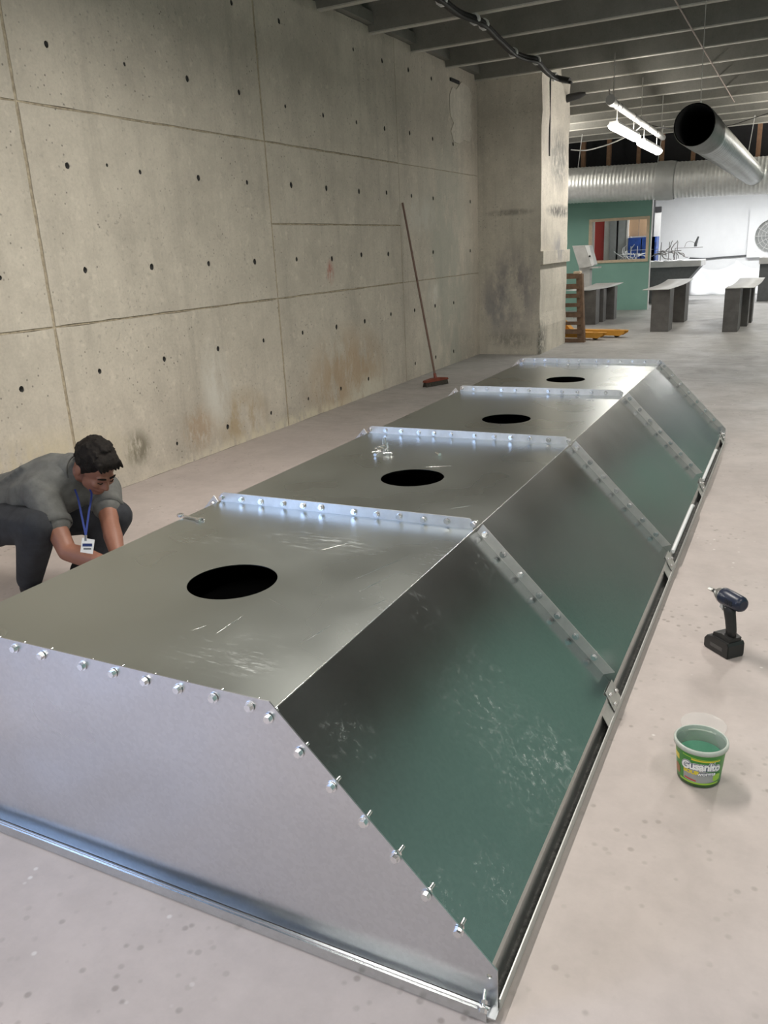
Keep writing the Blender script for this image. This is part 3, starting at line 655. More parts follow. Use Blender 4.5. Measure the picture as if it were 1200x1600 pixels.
# ================================================================ OVERHEAD: lamps, ducts, cables
M['lamp'] = emit('lit_diffuser', (1, .96, .90), 9)
M['lamp_far'] = emit('lit_clear_diffuser', (1, .96, .90), 30)
M['lamp_body'] = plain('grey_lamp_body', (.55, .55, .54), .5)
M['cable'] = plain('black_cable', (.02, .02, .02), .6); M['wire'] = plain('pale_wire', (.55, .54, .5), .5); M['wirew'] = plain('white_cable', (.75, .75, .73), .5)
def batten(name, c, length, label, group=None, power=0, hang=.30, up=0, mat='lamp'):
    """tubular sealed lamp along Y hanging from the pipe above"""
    t = thing(name, label, 'lamp', group); x, y, z = c; h = length/2
    b = MB(); pr_ = [(-.062, .0), (-.05, .045), (.05, .045), (.062, .0)]; b.prism(pr_, lambda u, v, tt: (x+u, tt, z+v), y-h, y+h); b.build('lamp_body', 'lamp_body', t)
    d = MB(); n = 10; ys = [y-h-.012, y-h, y+h, y+h+.012]; sc = [.7, 1, 1, .7]; vs = []; fs = []
    for yy, s_ in zip(ys, sc):
        for k in range(n+1): a = math.pi+math.pi*k/n; vs.append((x+.066*s_*math.cos(a), yy, z+.004+.062*s_*math.sin(a)))
    for i in range(3):
        for k in range(n): fs.append((i*(n+1)+k, i*(n+1)+k+1, (i+1)*(n+1)+k+1, (i+1)*(n+1)+k))
    fs += [tuple(range(n+1)), tuple(range(3*(n+1), 4*(n+1)))]
    d.add(vs, fs, True).build('diffuser', mat, t)
    for yy in (y-h*.75, y+h*.75): MB().tube([(x, yy, z+.045), (x, yy, z+hang)], .006, 6).build('hanger', 'wire', t)
    if power:
        l = area('lamp_light', (x, y, z-.075), (0, 0, -1), length, .11, power, (1, .95, .88)); l.rotation_euler = (0, 0, math.pi/2); l.parent = t
        if up: l2 = area('lamp_light', (x, y, z+.06), (0, 0, 1), length, .11, up, (1, .95, .88)); l2.rotation_euler = (math.pi, 0, math.pi/2); l2.parent = t
    put(t, (x, y, z)); return t
la0 = at(957, 193, Y=10.6); la1 = at(995, 216, Y=12.12); lc0 = at(999, 218, Y=12.3); lc1 = at(1031, 239, Y=13.95)
LX = -2.2; LZ = 2.77
batten('batten_lamp', ((la0.x+la1.x)/2, 11.36, (la0.z+la1.z)/2-.0), 1.45, 'lit sealed tube lamp hanging under the end of the grey pipe', 'hanging tube lamps', 10, up=7, mat='lamp_far', hang=.20)
batten('batten_lamp', ((lc0.x+lc1.x)/2, 13.12, (lc0.z+lc1.z)/2-.0), 1.45, 'lit sealed tube lamp hanging nearer the big spiral duct', 'hanging tube lamps', 10, up=10, mat='lamp_far', hang=.17)
for i, (x, y) in enumerate([(-1.7, 3.3), (-1.7, -.6), (1.0, -1.6), (1.3, 1.6), (.35, 6.9)]):  # last two are unseen lamps, added to light right wall and pillar
    batten('batten_lamp', (x, y, 3.1), 1.45, ['lit sealed tube lamp under the ceiling over the nearest hood section', 'lit sealed tube lamp under the ceiling beside the loading door', 'lit sealed tube lamp under the ceiling before the rear wall', 'lit sealed tube lamp under the ceiling over the sweet tub side', 'lit sealed tube lamp under the ceiling beside the far hood section'][i], 'near hall tube lamps', [85, 48, 55, 26, 62][i], .765)
for i, (x, y) in enumerate([(.7, 15.2), (.7, 18.2), (-5.0, 15.6)]):  # unseen lamps added to brighten the far floor and ceiling
    batten('batten_lamp', (x, y, 2.95), 1.45, ['lit sealed tube lamp over the far hall by the steel benches', 'lit sealed tube lamp over the far hall by the big duct', 'lit sealed tube lamp over the far hall behind the pillar'][i], 'far hall tube lamps', [45, 45, 40][i], .915, up=[170, 150, 140][i])
pc0 = at(955, 158, Y=10.55); pc1 = at(1036, 215, Y=14.4)
pp_ = thing('lighting_pipe', 'grey plastic pipe carrying the two hanging tube lamps', 'pipe')
MB().tube([pc0, pc1], .042, 14).build('pipe', 'pvc', pp_)
MB().tube([pc0-Vector((0, .05, -.01)), pc0+Vector((0, .06, 0))], .058, 12).build('end_cap', 'pvc', pp_)
for f_ in (.06, .12, .35, .62, .8):
    q = pc0.lerp(pc1, f_); MB().tube([q-Vector((0, .012, 0)), q+Vector((0, .012, 0))], .045, 14).build('cable_tie', 'cable', pp_)
for f_ in (.03, .5, .95):
    q = pc0.lerp(pc1, f_); MB().tube([q, (q.x, q.y, 3.52)], .006, 6).build('hanger', 'wire', pp_)
put(pp_, pc0)

def spiral(name, p0, p1, rad, pitch, mat, parent, amp=.012, n=36):
    """corrugated duct between two points"""
    p0 = Vector(p0); p1 = Vector(p1); L_ = (p1-p0).length; k = max(4, int(L_/pitch)); pts = []; rs = []
    for i in range(k):
        for f_, a_ in ((0, 0), (.55, 0), (.7, amp), (.85, amp)):
            pts.append(p0.lerp(p1, (i+f_)/k)); rs.append(rad+a_)
    pts.append(p1); rs.append(rad)
    mb = MB(); mb.tube(pts, rs, n, cap=False); return mb.build(name, mat, parent)
YD = 17.6
d0 = at(880, 291, Y=YD); d1 = at(1195, 274, Y=YD); dz = (d1-d0)/(d1.x-d0.x)
big = thing('spiral_duct', 'large horizontal spiral-wound silver ventilation duct with plain sleeve joint', 'duct')
RD = .335
xj0, xj1 = at(1030, 280, Y=YD).x, at(1047, 280, Y=YD).x
def dp(x): return d0+dz*(x-d0.x)
spiral('duct_run', dp(-6.2), dp(xj0), RD, .07, 'duct', big, .006); spiral('duct_run', dp(xj1), dp(2.3), RD-.008, .07, 'duct', big, .006)
sj = MB(); sj.tube([dp(xj0-.03), dp(xj0), dp(xj1), dp(xj1+.10)], [RD+.02, RD+.025, RD+.025, RD+.012], 36, cap=False); sj.build('sleeve_joint', 'sleeve', big)
for x in (-4.3, -2.75, -1.15):
    q = dp(x); MB().tube([q+Vector((0, 0, RD)), (q.x+.07, q.y, 3.5)], .007, 6).build('hanger_strap', 'wirew', big)
put(big, dp(xj0))
sm0 = at(1085, 195, Y=8.6); RS = .178; sm1 = Vector((sm0.x, YD-.30, sm0.z+.0))
sm1 = at(1177, 273, Y=YD-.30)
sm = thing('branch_duct', 'narrower spiral duct with an open dark end hanging from a wire', 'duct')
bx = (sm1-sm0).normalized()
spiral('duct_run', sm0+bx*.9, sm1, RS, .16, 'duct_dark', sm, .005)
spiral('duct_collar', sm0, sm0+bx*.9, RS+.004, .05, 'duct_dark', sm, .006)
ib = MB(); ib.tube([sm0+bx*.003, sm0+bx*2.5], RS-.004, 36, cap=False); ib.build('duct_lining', 'inner', sm); bk = MB(); bk.tube([sm0+bx*2.5, sm0+bx*2.52], RS-.004, 36); bk.build('duct_damper', 'inner', sm)  # matte black tube and disc set inside the open end
put(sm, sm0)
wr = MB(); wt = sm0+bx*.35+Vector((0, 0, RS)); wr.tube([wt, wt+Vector((0, 0, .06))], .012, 6); wr.tube([wt+Vector((0, 0, .05)), (wt.x-.01, wt.y-.0, 3.5)], .004, 6)
tag(wr.build('hanging_wire', 'wire'), 'thin wire with a hook holding up the open end of the branch duct', 'wire')
# black cable bundle along the ceiling to the pillar
cpts = [(640, -40), (690, 0), (716, 20), (742, 30), (756, 38), (778, 60), (802, 82), (822, 90), (838, 94), (850, 108), (866, 120), (890, 126)]
cps = [at(x, y, Z=3.41) if i < 10 else at(x, y, Y=10.93) for i, (x, y) in enumerate(cpts)]
cb = thing('cable_bundle', 'black cable bundle with ties sagging across the ceiling to the pillar head', 'cable')
def smooth_pts(P, k=5):
    out = []
    for i in range(len(P)-1):
        a, b, c, d = P[max(i-1, 0)], P[i], P[i+1], P[min(i+2, len(P)-1)]
        for j in range(k):
            t = j/k; out.append(.5*((2*b)+(c-a)*t+(2*a-5*b+4*c-d)*t*t+(3*b-a-3*c+d)*t**3))
    return out+[P[-1]]
MB().tube(smooth_pts(cps), .034, 8).build('cable_run', 'cable', cb)
MB().tube([p_+Vector((.03, .02*math.sin(i), -.03)) for i, p_ in enumerate(smooth_pts(cps))], .018, 6).build('cable_run', 'cable', cb)
for i in (1, 3, 4, 6, 8, 10):
    p_ = cps[i]; d_ = (cps[i+1]-cps[i]).normalized()*.02; MB().tube([p_-d_, p_+d_], .05, 10).build('cable_tie', 'wirew', cb)
put(cb, cps[1])
kp = [at(892, 152, Y=12.2), at(905, 149, Y=12.2), at(915, 146, Y=12.2)]
kk = MB(); kk.tube([kp[0]+Vector((-.3, .05, -.05)), kp[0], kp[1], kp[2]], [.05, .05, .045, .02], 10); tag(kk.build('black_conduit', 'cable'), 'black conduit end poking out beside the pillar head', 'conduit')
def cable_thing(name, pts, r, mat, label):
    mb = MB(); mb.tube(smooth_pts([Vector(p_) for p_ in pts]), r, 6); return tag(mb.build(name, mat), label, 'cable')
cable_thing('white_cable', [at(892, 234, Y=13.2), at(915, 235, Y=13.2), at(940, 229, Y=13.2), at(960, 222, Y=13.1), at(985, 210, Y=13.0), at(1003, 196, Y=13.0)], .009, 'wirew', 'white cable drooping from the pillar to the lamp pipe')
cable_thing('drop_cable', [at(952, 140, Y=10.8), at(953, 148, Y=10.7), pc0+Vector((0, 0, .07))], .008, 'wirew', 'short white cable dropping from a ceiling rib to the pipe end')
cable_thing('black_wire', [at(1010, 194, Y=13.6), at(1040, 200, Y=13.6), at(1090, 203, Y=13.8), at(1140, 196, Y=13.8), at(1170, 187, Y=13.8), at(1215, 172, Y=13.8)], .006, 'cable', 'thin black wire slung level behind the branch duct')
M['pink'] = plain('pinkish_cord', (.42, .33, .29), .7)
q0 = at(1057, 4, Z=3.485); cable_thing('ceiling_cord', [(q0.x, 7.6, 3.485), (q0.x, 10, 3.485), (q0.x, 12.5, 3.485), (q0.x, 15.5, 3.485)], .008, 'pink', 'thin pinkish cord running under the ribs along the hall')
# timber studs before the dark void
M['stud'] = plain('sawn_timber', (.30, .17, .10), .8, var=.2)
for i, (x0, x1) in enumerate([(908, 914), (948, 954), (995, 1000), (1031, 1037), (1080, 1086), (1181, 1188)]):
    a = at(x0, 235, Y=19.7); b = at(x1, 235, Y=19.7)
    s_ = MB(); s_.box(a.x, b.x, 19.7, 19.82, 2.661, 4.1)
    tag(s_.build('timber_stud', 'stud'), ['first', 'second', 'third', 'fourth', 'fifth', 'sixth'][i]+' upright timber stud from the pillar, before the dark void above the duct', 'stud', 'timber studs above the duct')

# ================================================================ GREEN BOOTH
YG = 18.45
M['frame'] = plain('pale_timber_frame', (.62, .50, .36), .6, var=.1)
bo = thing('green_booth', 'green plasterboard booth wall with a timber framed window', 'booth')
gx0, gx1 = -5.6, -2.95; wx0, wx1, wz0, wz1 = -4.215, -2.985-.0, 1.015, 1.88
wx1 = -3.0
MB().plate([(gx0, 0), (gx1, 0), (gx1, 2.62), (gx0, 2.62)], [[(wx0, wz0), (wx1, wz0), (wx1, wz1), (wx0, wz1)]], lambda u, v, t: (u, YG+t, v), 0, .09).build('booth_wall', 'green', bo)
MB().box(gx1-.001, gx1+.012, YG-.005, YG+.095, 0, 2.62).build('edge_trim', 'pvc', bo)
fr = .055
for (a, b, c_, d_) in ((wx0-.02, wx1+.02, wz0-.02, wz0+fr-.02), (wx0-.02, wx1+.02, wz1+.02-fr, wz1+.02), (wx0-.02, wx0-.02+fr, wz0+fr-.02, wz1+.02-fr), (wx1+.02-fr, wx1+.02, wz0+fr-.02, wz1+.02-fr)):
    MB().box(a, b, YG-.025, YG+.1, c_, d_).build('window_frame', 'frame', bo)
gl, nt, bs = new_mat('window_glass'); bs.inputs['Transmission Weight'].default_value = 1; bs.inputs['Roughness'].default_value = .02; bs.inputs['IOR'].default_value = 1.05; M['glass'] = gl
MB().box(wx0, wx1, YG+.04, YG+.046, wz0, wz1).build('pane', 'glass', bo)
put(bo, (gx1, YG, 0))
# things seen through the window
M['red'] = plain('red_door', (.55, .07, .06), .5, var=.08); M['cream'] = plain('cream_paint', (.80, .77, .72), .6, var=.04); M['grey'] = plain('mid_grey_metal', (.33, .34, .33), .5, var=.06)
M['brown'] = plain('brown_board', (.50, .33, .20), .7, var=.06); M['blue'] = plain('blue_plastic', (.02, .06, .25), .4, var=.5, scale=6)
YI = 21.5
def W2(px): return at(px, 380, Y=YI).x
t = thing('red_door_leaf', 'red door leaf with pale frame seen through the booth window', 'door'); MB().box(W2(929), W2(944), YI, YI+.05, 0, 2.3).build('door_panel', 'red', t)
MB().box(W2(922), W2(929), YI-.02, YI+.08, 0, 2.4).build('door_jamb', 'cream', t); MB().box(W2(944), W2(953), YI-.02, YI+.08, 0, 2.4).build('door_jamb', 'cream', t); put(t, (W2(936), YI, 0))
t = thing('grey_locker', 'tall grey locker pair seen through the booth window', 'locker'); MB().box(W2(953), W2(963), YI-.05, YI+.4, 0, 2.35).build('locker_body', 'grey', t); MB().box(W2(966), W2(979), YI-.05, YI+.4, 0, 2.35).build('locker_body', 'grey', t); MB().box(W2(963), W2(966), YI+.05, YI+.4, 0, 2.3).build('locker_gap', 'dark', t)  # near-black filler between lockers, the gap's shade as colour
MB().box(W2(979), W2(982), YI-.06, YI+.4, 0, 2.4).build('locker_trim', 'cream', t); put(t, (W2(966), YI, 0))
t = thing('wall_board', 'brown two-leaf board hung above the blue crates', 'board')
MB().box(W2(982), W2(997)-.006, YI, YI+.04, 1.52, 2.4).build('board_leaf', 'brown', t); MB().box(W2(997)+.006, W2(1015), YI, YI+.04, 1.52, 2.4).build('board_leaf', 'brown', t); put(t, (W2(997), YI, 1.52))
for i in range(2):
    t = thing('blue_crate_stack', ['tall blue crate stack under the brown board beside the grey locker', 'tall blue crate stack under the brown board beside the booth edge'][i], 'crate')
    x0 = W2(982)+i*.33
    for j in range(5): MB().box(x0+.01, x0+.31, YI-.1, YI+.3, j*.3+.003, j*.3+.29).build('crate', 'blue', t)
    put(t, (x0+.15, YI, 0))
t = thing('blue_crate_stack', 'dark blue crate stack standing past the booth edge under a grey screen', 'crate'); x0 = at(1017, 390, Y=YI).x; x1 = at(1026, 390, Y=YI).x
for j in range(5): MB().box(x0, x1, YI-.1, YI+.3, j*.3+.003, j*.3+.29).build('crate', 'blue', t)
put(t, (x0, YI, 0))
t = thing('grey_screen', 'narrow grey screen panel with dark top beside the booth edge', 'screen'); MB().box(x0, at(1029, 350, Y=YI).x, YI+.32, YI+.36, 0, 2.05).build('screen_panel', 'pvc', t); MB().box(x0, at(1029, 350, Y=YI).x, YI+.30, YI+.38, 2.05, 2.18).build('screen_header', 'dark', t); put(t, (x0, YI+.34, 0))

# ---- console on a post
M['console'] = plain('dusty_grey_console', (.50, .50, .49), .7, var=.12, scale=8, bumpv=.2)
co = thing('control_console', 'dusty grey control console box tilted on a post before the green booth', 'console'); YC = 16.8
cx = lambda px, py: at(px, py, Y=YC)
A, B, C_, Dd = cx(897, 384), cx(916, 383), cx(927, 416), cx(908, 419)
MB().prism([(A.x, A.z), (B.x, B.z), (C_.x, C_.z), (Dd.x, Dd.z)], lambda u, v, t: (u, t, v), YC-.15, YC+.16).build('console_box', 'console', co)
E_, F_ = cx(923, 383), cx(931, 413)
MB().prism([(B.x+.002, B.z-.005), (E_.x, E_.z-.005), (F_.x, F_.z), (C_.x+.002, C_.z)], lambda u, v, t: (u, t, v), YC-.14, YC+.15).build('console_face', M['white'], co)
q = cx(924, 400); MB().tube([(q.x, YC-.141, q.z), (q.x, YC-.16, q.z)], .018, 10).build('knob', 'cable', co)
MB().box(C_.x-.05, cx(938, 415).x, YC-.14, YC+.1, C_.z-.035, C_.z-.01).build('console_shelf', 'console', co)
MB().box(cx(906, 440).x, cx(923, 440).x, YC-.1, YC+.1, 0, Dd.z+.02).build('post', 'console', co)
MB().box(cx(906, 440).x-.08, cx(923, 440).x+.08, YC-.18, YC+.18, 0, .02).build('foot_plate', 'console', co)
put(co, (cx(914, 440).x, YC, 0))

# ---- benches of folded sheet steel
M['bench'] = plain('dark_mill_steel', (.145, .14, .135), .5, .5, .25, 5); M['bench_top'] = plain('grey_mill_steel_top', (.47, .47, .46), .5, .3, .08, 4)
def bench(legs, top, label):
    """legs: (x0,x1,y0,y1) boxes; top: x0,x1 at near y and far y with a curved sheet"""
    t = thing('steel_bench', label, 'bench', None)
    (xa0, xa1, ya, xb0, xb1, yb, zt) = top
    for (x0, x1, y0, y1) in legs:
        lg_ = MB(); w_ = .012
        for (a, b, c_, d_) in ((x0, x1, y0, y0+w_), (x1-w_, x1, y0+w_, y1), (x0, x0+w_, y0+w_, y1)): lg_.box(a, b, c_, d_, 0, zt-.006)
        l_o = lg_.build('leg', 'bench', t)
        MB().box(x0, x1, y0-.006, y0, zt*.46, zt*.46+.02).build('weld_seam', 'bench', l_o)
    n = 14; vs = []
    for i in range(n+1):
        f_ = i/n; z = zt+.10*max(0, f_-.45)**2*1.6
        for th_ in (0, -.008):
            for (xx0, xx1) in ((xa0, xb0), (xa1, xb1)): vs.append((xx0+(xx1-xx0)*f_, ya+(yb-ya)*f_, z+th_))
    fs = []
    for i in range(n):
        o = i*4; fs += [(o, o+1, o+5, o+4), (o+2, o+6, o+7, o+3), (o, o+4, o+6, o+2), (o+1, o+3, o+7, o+5)]
    fs += [(0, 2, 3, 1), (n*4, n*4+1, n*4+3, n*4+2)]
    MB().add(vs, fs, True).build('bench_top', 'bench_top', t)
    put(t, ((xa0+xa1)/2, ya, 0))
bench([(-2.165, -1.885, 13.95, 14.4), (-2.13, -1.84, 15.55, 16.05)], (-2.30, -1.90, 13.85, -2.24, -1.80, 16.2, .672), 'dark folded steel bench before the white trough, with two box legs')
bench([(-1.07, -.85, 13.9, 14.5), (-.98, -.76, 14.75, 15.1), (-.94, -.73, 15.35, 15.75)], (-1.06, -.66, 13.85, -1.0, -.60, 15.9, .668), 'dark folded steel bench standing beyond the open floor by the white wall')
bench([(-3.62, -3.33, 15.2, 15.5), (-3.58, -3.30, 15.7, 15.95), (-3.5, -3.2, 16.2, 16.45)], (-3.90, -3.42, 15.1, -3.64, -3.12, 16.6, .62), 'dark folded steel bench before the green booth beside the pallet')

# ---- pallet leaning upright beside the pillar
M['pallet'] = plain('weathered_pallet_wood', (.14, .085, .052), .85, var=.3, scale=12, bumpv=.3)
pa = thing('wooden_pallet', 'weathered wooden pallet stood on edge leaning by the pillar', 'pallet')
YP = 12.42
def P2(u, v, t): return (-3.9+u+.0, YP+t+.07*(v/1.0), v)   # u to the right, v up, t depth
def at2(px, py): q_ = at(px, py, Y=YP); return q_.x+3.9, q_.z
zlist = [(428, 436), (444, 452), (460, 466), (474, 480), (489, 496), (503, 508), (516, 522), (529, 535)]
rt, rb = at2(905, 430)[0], at2(912, 535)[0]
for (ya, yb) in zlist:
    z1 = max(.0, at2(895, ya)[1]); z0 = max(0, at2(895, yb)[1]); z0 = max(z0, 0.0); z1 = max(z1, z0+.05)
    re = rt+(rb-rt)*(1-z0/1.0)-.03
    MB().prism([(.02, z0), (re, z0), (re, z1), (.02, z1)], P2, 0, .022).build('slat', 'pallet', pa)
for (f0, f1) in ((0, 1),):
    MB().prism([(rb-.10, 0), (rb, 0), (rt+.02, 1.0), (rt-.07, 1.0)], P2, .022, .125).build('stringer', 'pallet', pa)
    MB().prism([(.30, 0), (.39, 0), (.39, 1.0), (.30, 1.0)], P2, .022, .125).build('stringer', 'pallet', pa)
for (ya, yb) in zlist[::2]:
    z1 = max(0, at2(895, ya)[1]); z0 = max(0, at2(895, yb)[1]); z1 = max(z1, z0+.05); re = rt+(rb-rt)*(1-z0)-.01
    MB().prism([(.02, z0), (re, z0), (re, z1), (.02, z1)], P2, .125, .147).build('slat', 'pallet', pa)
q = at(904, 428, Y=YP+.2)
MB().box(q.x-.06, q.x+.04, YP+.13, YP+.25, .985, 1.035).build('block', M['frame'], pa)
put(pa, (-3.2, YP, 0))
# ---- pallet truck
M['truck'] = plain('yellow_paint', (.62, .30, .045), .45, var=.12, scale=6)
pt_ = thing('pallet_truck', 'yellow hand pallet truck with two forks behind the leaning pallet', 'pallet truck')
def fork(tip, heel, nm='fork'):
    tip = Vector(tip); heel = Vector(heel); d_ = (tip-heel); L_ = d_.length; d_.normalize(); s_ = Vector((-d_.y, d_.x, 0))
    fn_ = lambda u, v, t: tuple(heel+d_*u+s_*v+Vector((0, 0, t)))
    f_ = MB(); f_.plate([(0, -.08), (L_-.16, -.08), (L_, -.045), (L_, .045), (L_-.16, .08), (0, .08)], [[(L_-.22, -.035), (L_-.12, -.03), (L_-.12, .03), (L_-.22, .035)]], fn_, .115, .106)
    o = f_.build(nm, 'truck', pt_)
    for sg in (-1, 1):
        g_ = MB(); g_.prism([(0, .035), (L_-.2, .035), (L_-.1, .03), (L_-.02, .08), (L_-.02, .107), (0, .107)], lambda u, v, t: fn_(u, t, v), sg*.08-.004 if sg < 0 else .076, sg*.08 if sg < 0 else .08); g_.build('fork_side', 'truck', o)
    rl = MB(); c_ = heel+d_*(L_-.17); rl.tube([c_+s_*.03+Vector((0, 0, .038)), c_-s_*.03+Vector((0, 0, .038))], .037, 12); rl.build('fork_roller', 'cable', o)
    return o
t1 = Vector((-2.63, 12.78, 0)); t2 = Vector((-2.37, 13.12, 0)); bk = Vector((-1.12, .20, 0))
h1_, h2_ = t1+bk, t2+bk
for a_ in (h1_, h2_, t1, t2): a_.z = 0
t2b = Vector((t2.x, t2.y, 0)); 
fork((t1.x, t1.y, 0), (h1_.x, h1_.y, 0)); fork((t2.x, t2.y, 0), (h2_.x, h2_.y, 0))
mid = (h1_+h2_)/2; cr = (h2_-h1_).normalized(); bd = bk.normalized()
fr_ = MB(); fr_.obox(mid+bd*.06+Vector((0, 0, .24)), bd*.06, cr*((h2_-h1_).length/2+.08), Vector((0, 0, .17))); fr_.build('head_frame', 'truck', pt_)
hp = MB(); hp.tube([mid+bd*.2+Vector((0, 0, .1)), mid+bd*.2+Vector((0, 0, .5))], .06, 14); hp.build('pump', 'truck', pt_)
hn_ = MB(); hn_.tube([mid+bd*.2+Vector((0, 0, .45)), mid+bd*.26+Vector((0, 0, 1.05))], .02, 10)
hn_.tube([mid+bd*.26+cr*-.12+Vector((0, 0, 1.15)), mid+bd*.26+cr*.12+Vector((0, 0, 1.15))], .018, 8); hn_.tube([mid+bd*.26+Vector((0, 0, 1.03)), mid+bd*.26+cr*.11+Vector((0, 0, 1.15))], .014, 8); hn_.tube([mid+bd*.26+Vector((0, 0, 1.03)), mid+bd*.26-cr*.11+Vector((0, 0, 1.15))], .014, 8); hn_.build('tow_handle', 'cable', pt_)
sw = MB(); sw.tube([mid+bd*.2+cr*.07+Vector((0, 0, .09)), mid+bd*.2-cr*.07+Vector((0, 0, .09))], .09, 16); sw.build('steer_wheel', 'cable', pt_)
gs = MB(); gs.prism([(0, .085), (.22, .085), (.0, .30)], lambda u, v, t: tuple(h2_-bd*u+cr*t+Vector((0, 0, v))), -.01, .07); gs.build('gusset', 'truck', pt_)
put(pt_, mid)

# ---- spray line: troughs with coated racks
YT = 20.3
M['coat'] = plain('white_coated_wire', (.80, .80, .80), .6, var=.1); M['coatg'] = plain('grey_coated_wire', (.20, .19, .18), .6, var=.2); M['trough'] = plain('dusty_trough_rim', (.52, .52, .52), .7, var=.1, scale=6); M['hopper'] = plain('dark_hopper', (.10, .105, .11), .6, var=.15)
def trough(px0, px1, label):
    t = thing('dust_trough', label, 'trough'); x0 = at(px0, 412, Y=YT).x; x1 = at(px1, 412, Y=YT).x; z1 = at(1050, 408, Y=YT).z; z0 = z1-.13
    MB().box(x0, x1, YT-.1, YT+.9, z0, z1).build('rim', 'trough', t)
    MB().prism([(x0+.02, z0), (x1-.03, z0), (x1-.38, z0-.42), (x1-.5, .0), (x0+.02, .0)], lambda u, v, tt: (u, tt, v), YT-.02, YT+.8).build('hopper', 'hopper', t)
    for x in (x0+.32,): MB().box(x, x+.03, YT-.06, YT-.02, .0, z0).build('strut', 'trough', t)
    cr_ = MB()
    for i in range(9): a = random.uniform(x0+.05, x1-.05); cr_.tube([(a-.08, YT+random.uniform(-.05, .2), z1+.003), (a, YT+random.uniform(-.05, .2), z1+.016), (a+.08, YT+random.uniform(-.05, .2), z1+.003)], [.004, .02, .004], 6)
    cr_.build('powder_crust', 'coat', t); put(t, ((x0+x1)/2, YT, 0)); return x0, x1, z1
tx0, tx1, tz = trough(950, 1096, 'grey dust trough over a dark hopper past the booth edge')
trough(1186, 1290, 'second dust trough beside the round fan')
def rack(px, py, w_, h_, mat, seed, label, dense=10):
    rnd = random.Random(seed); q_ = at(px, py, Y=YT+.2); t = thing('coated_rack', label, 'rack', None)
    mb = MB(); base = Vector((q_.x, YT+.2, tz+.003))
    for k in (-1, 0, 1): mb.tube([base+Vector((k*w_*.36, 0, 0)), base+Vector((k*w_*.36+.01, 0, h_))], .009, 6)
    mb.build('upright', mat, t)
    mb = MB(); mb.tube([base+Vector((-w_*.55, 0, h_*.5)), base+Vector((w_*.55, 0, h_*.52))], .010, 6); mb.build('cross_bar', mat, t)
    for i in range(dense):
        a = base+Vector((rnd.uniform(-.45, .45)*w_, rnd.uniform(-.05, .05), h_*rnd.uniform(.3, .6))); pts_ = [a]
        dr_ = Vector((rnd.uniform(-1, 1), rnd.uniform(-.4, .4), rnd.uniform(-.8, .9))).normalized()
        for j in range(5):
            dr_ = (dr_+Vector((rnd.uniform(-.7, .7), rnd.uniform(-.3, .3), rnd.uniform(-.7, .7)))).normalized(); nx = pts_[-1]+dr_*.055
            nx.z = max(nx.z, tz+.03); pts_.append(nx)
        m2 = MB(); m2.tube(smooth_pts(pts_, 3), [.014-.0004*j for j in range(16)], 6); m2.build('hook_wire', mat, t)
    put(t, base)
rack(985, 390, .42, .36, 'coat', 3, 'white coated wire rack seen through the booth window', 16)
rack(1045, 390, .50, .42, 'coatg', 5, 'grey coated wire rack with tangled hooks on the trough', 14)
t = thing('spray_gun_arm', 'thin arm with a dark spray gun reaching over the trough', 'spray gun'); g0 = at(1055, 388, Y=YT+.6); g1 = at(1098, 386, Y=YT+.6)
MB().tube([g0, g1], .008, 6).build('arm', 'coatg', t); MB().tube([(g0.x, g0.y, g0.z+.005), (g0.x, g0.y, tz+.002)], .01, 6).build('stand', 'coatg', t)
q = at(1087, 381, Y=YT+.6); MB().tube([q+Vector((0, 0, -.06)), q, q+Vector((.05, 0, .16))], [.035, .035, .018], 8).build('gun_body', 'hopper', t)
MB().tube(smooth_pts([q, q+Vector((-.1, 0, .06)), q+Vector((-.2, 0, .04)), q+Vector((-.24, 0, -.06))]), .006, 6).build('hose', 'coatg', t); put(t, (g0.x, g0.y, tz))
# white film draped at the foot of the back wall, wall duct line, fan
fm = MB(); nx_, nz_ = 60, 8; vs = []; fs = []; x0, x1 = -2.6, -.3
for i in range(nx_+1):
    f_ = i/nx_; x = x0+(x1-x0)*f_; zt_ = .85-.25*abs(math.sin(f_*math.pi*2.2))**.6 if f_ < .9 else .7
    for j in range(nz_+1):
        g_ = j/nz_; vs.append((x, YB-.05-.35*(1-g_)**1.5-.05*math.sin(f_*25+g_*3)*(1-g_), zt_*g_+.004))
for i in range(nx_):
    for j in range(nz_): o = i*(nz_+1)+j; fs.append((o, o+nz_+1, o+nz_+2, o+1))
fm.add(vs, fs, True); fo = fm.build('plastic_film', 'white'); tag(fo, 'white coated plastic film draped along the foot of the back wall', 'plastic film')
md = fo.modifiers.new('thickness', 'SOLIDIFY'); md.thickness = .004
lz = at(1130, 401, Y=YB).z; cable_thing('wall_cable', [(-2.7, YB-.02, lz), (-2.3, YB-.03, lz-.03), (-1.9, YB-.03, lz-.01), (-1.5, YB-.03, lz+.0), (-1.0, YB-.03, lz+.03), (-.2, YB-.03, lz+.05)], .02, 'hopper', 'dark cable running level along the white back wall')
fan = thing('extractor_fan', 'round grey extractor fan grille in a white panel on the back wall', 'fan'); fc = at(1207, 368, Y=YB-.08)
MB().plate([(fc.x-.55, fc.z-.5), (fc.x+.7, fc.z-.5), (fc.x+.7, fc.z+.62), (fc.x-.55, fc.z+.62)], [circ(fc.x, fc.z, .40, 40)], lambda u, v, t: (u, YB-.10+t, v), 0, .098).build('fan_panel', M['white'], fan)
MB().tube([(fc.x, YB-.03, fc.z), (fc.x, YB-.01, fc.z)], .40, 36).build('fan_back', 'grey', fan)
for r_ in (.08, .16, .24, .32, .395): 
    mb = MB(); mb.tube([(fc.x+r_*math.cos(a*math.pi/18), YB-.11, fc.z+r_*math.sin(a*math.pi/18)) for a in range(37)], .006, 5, cap=False); mb.build('grille_ring', 'pvc', fan)
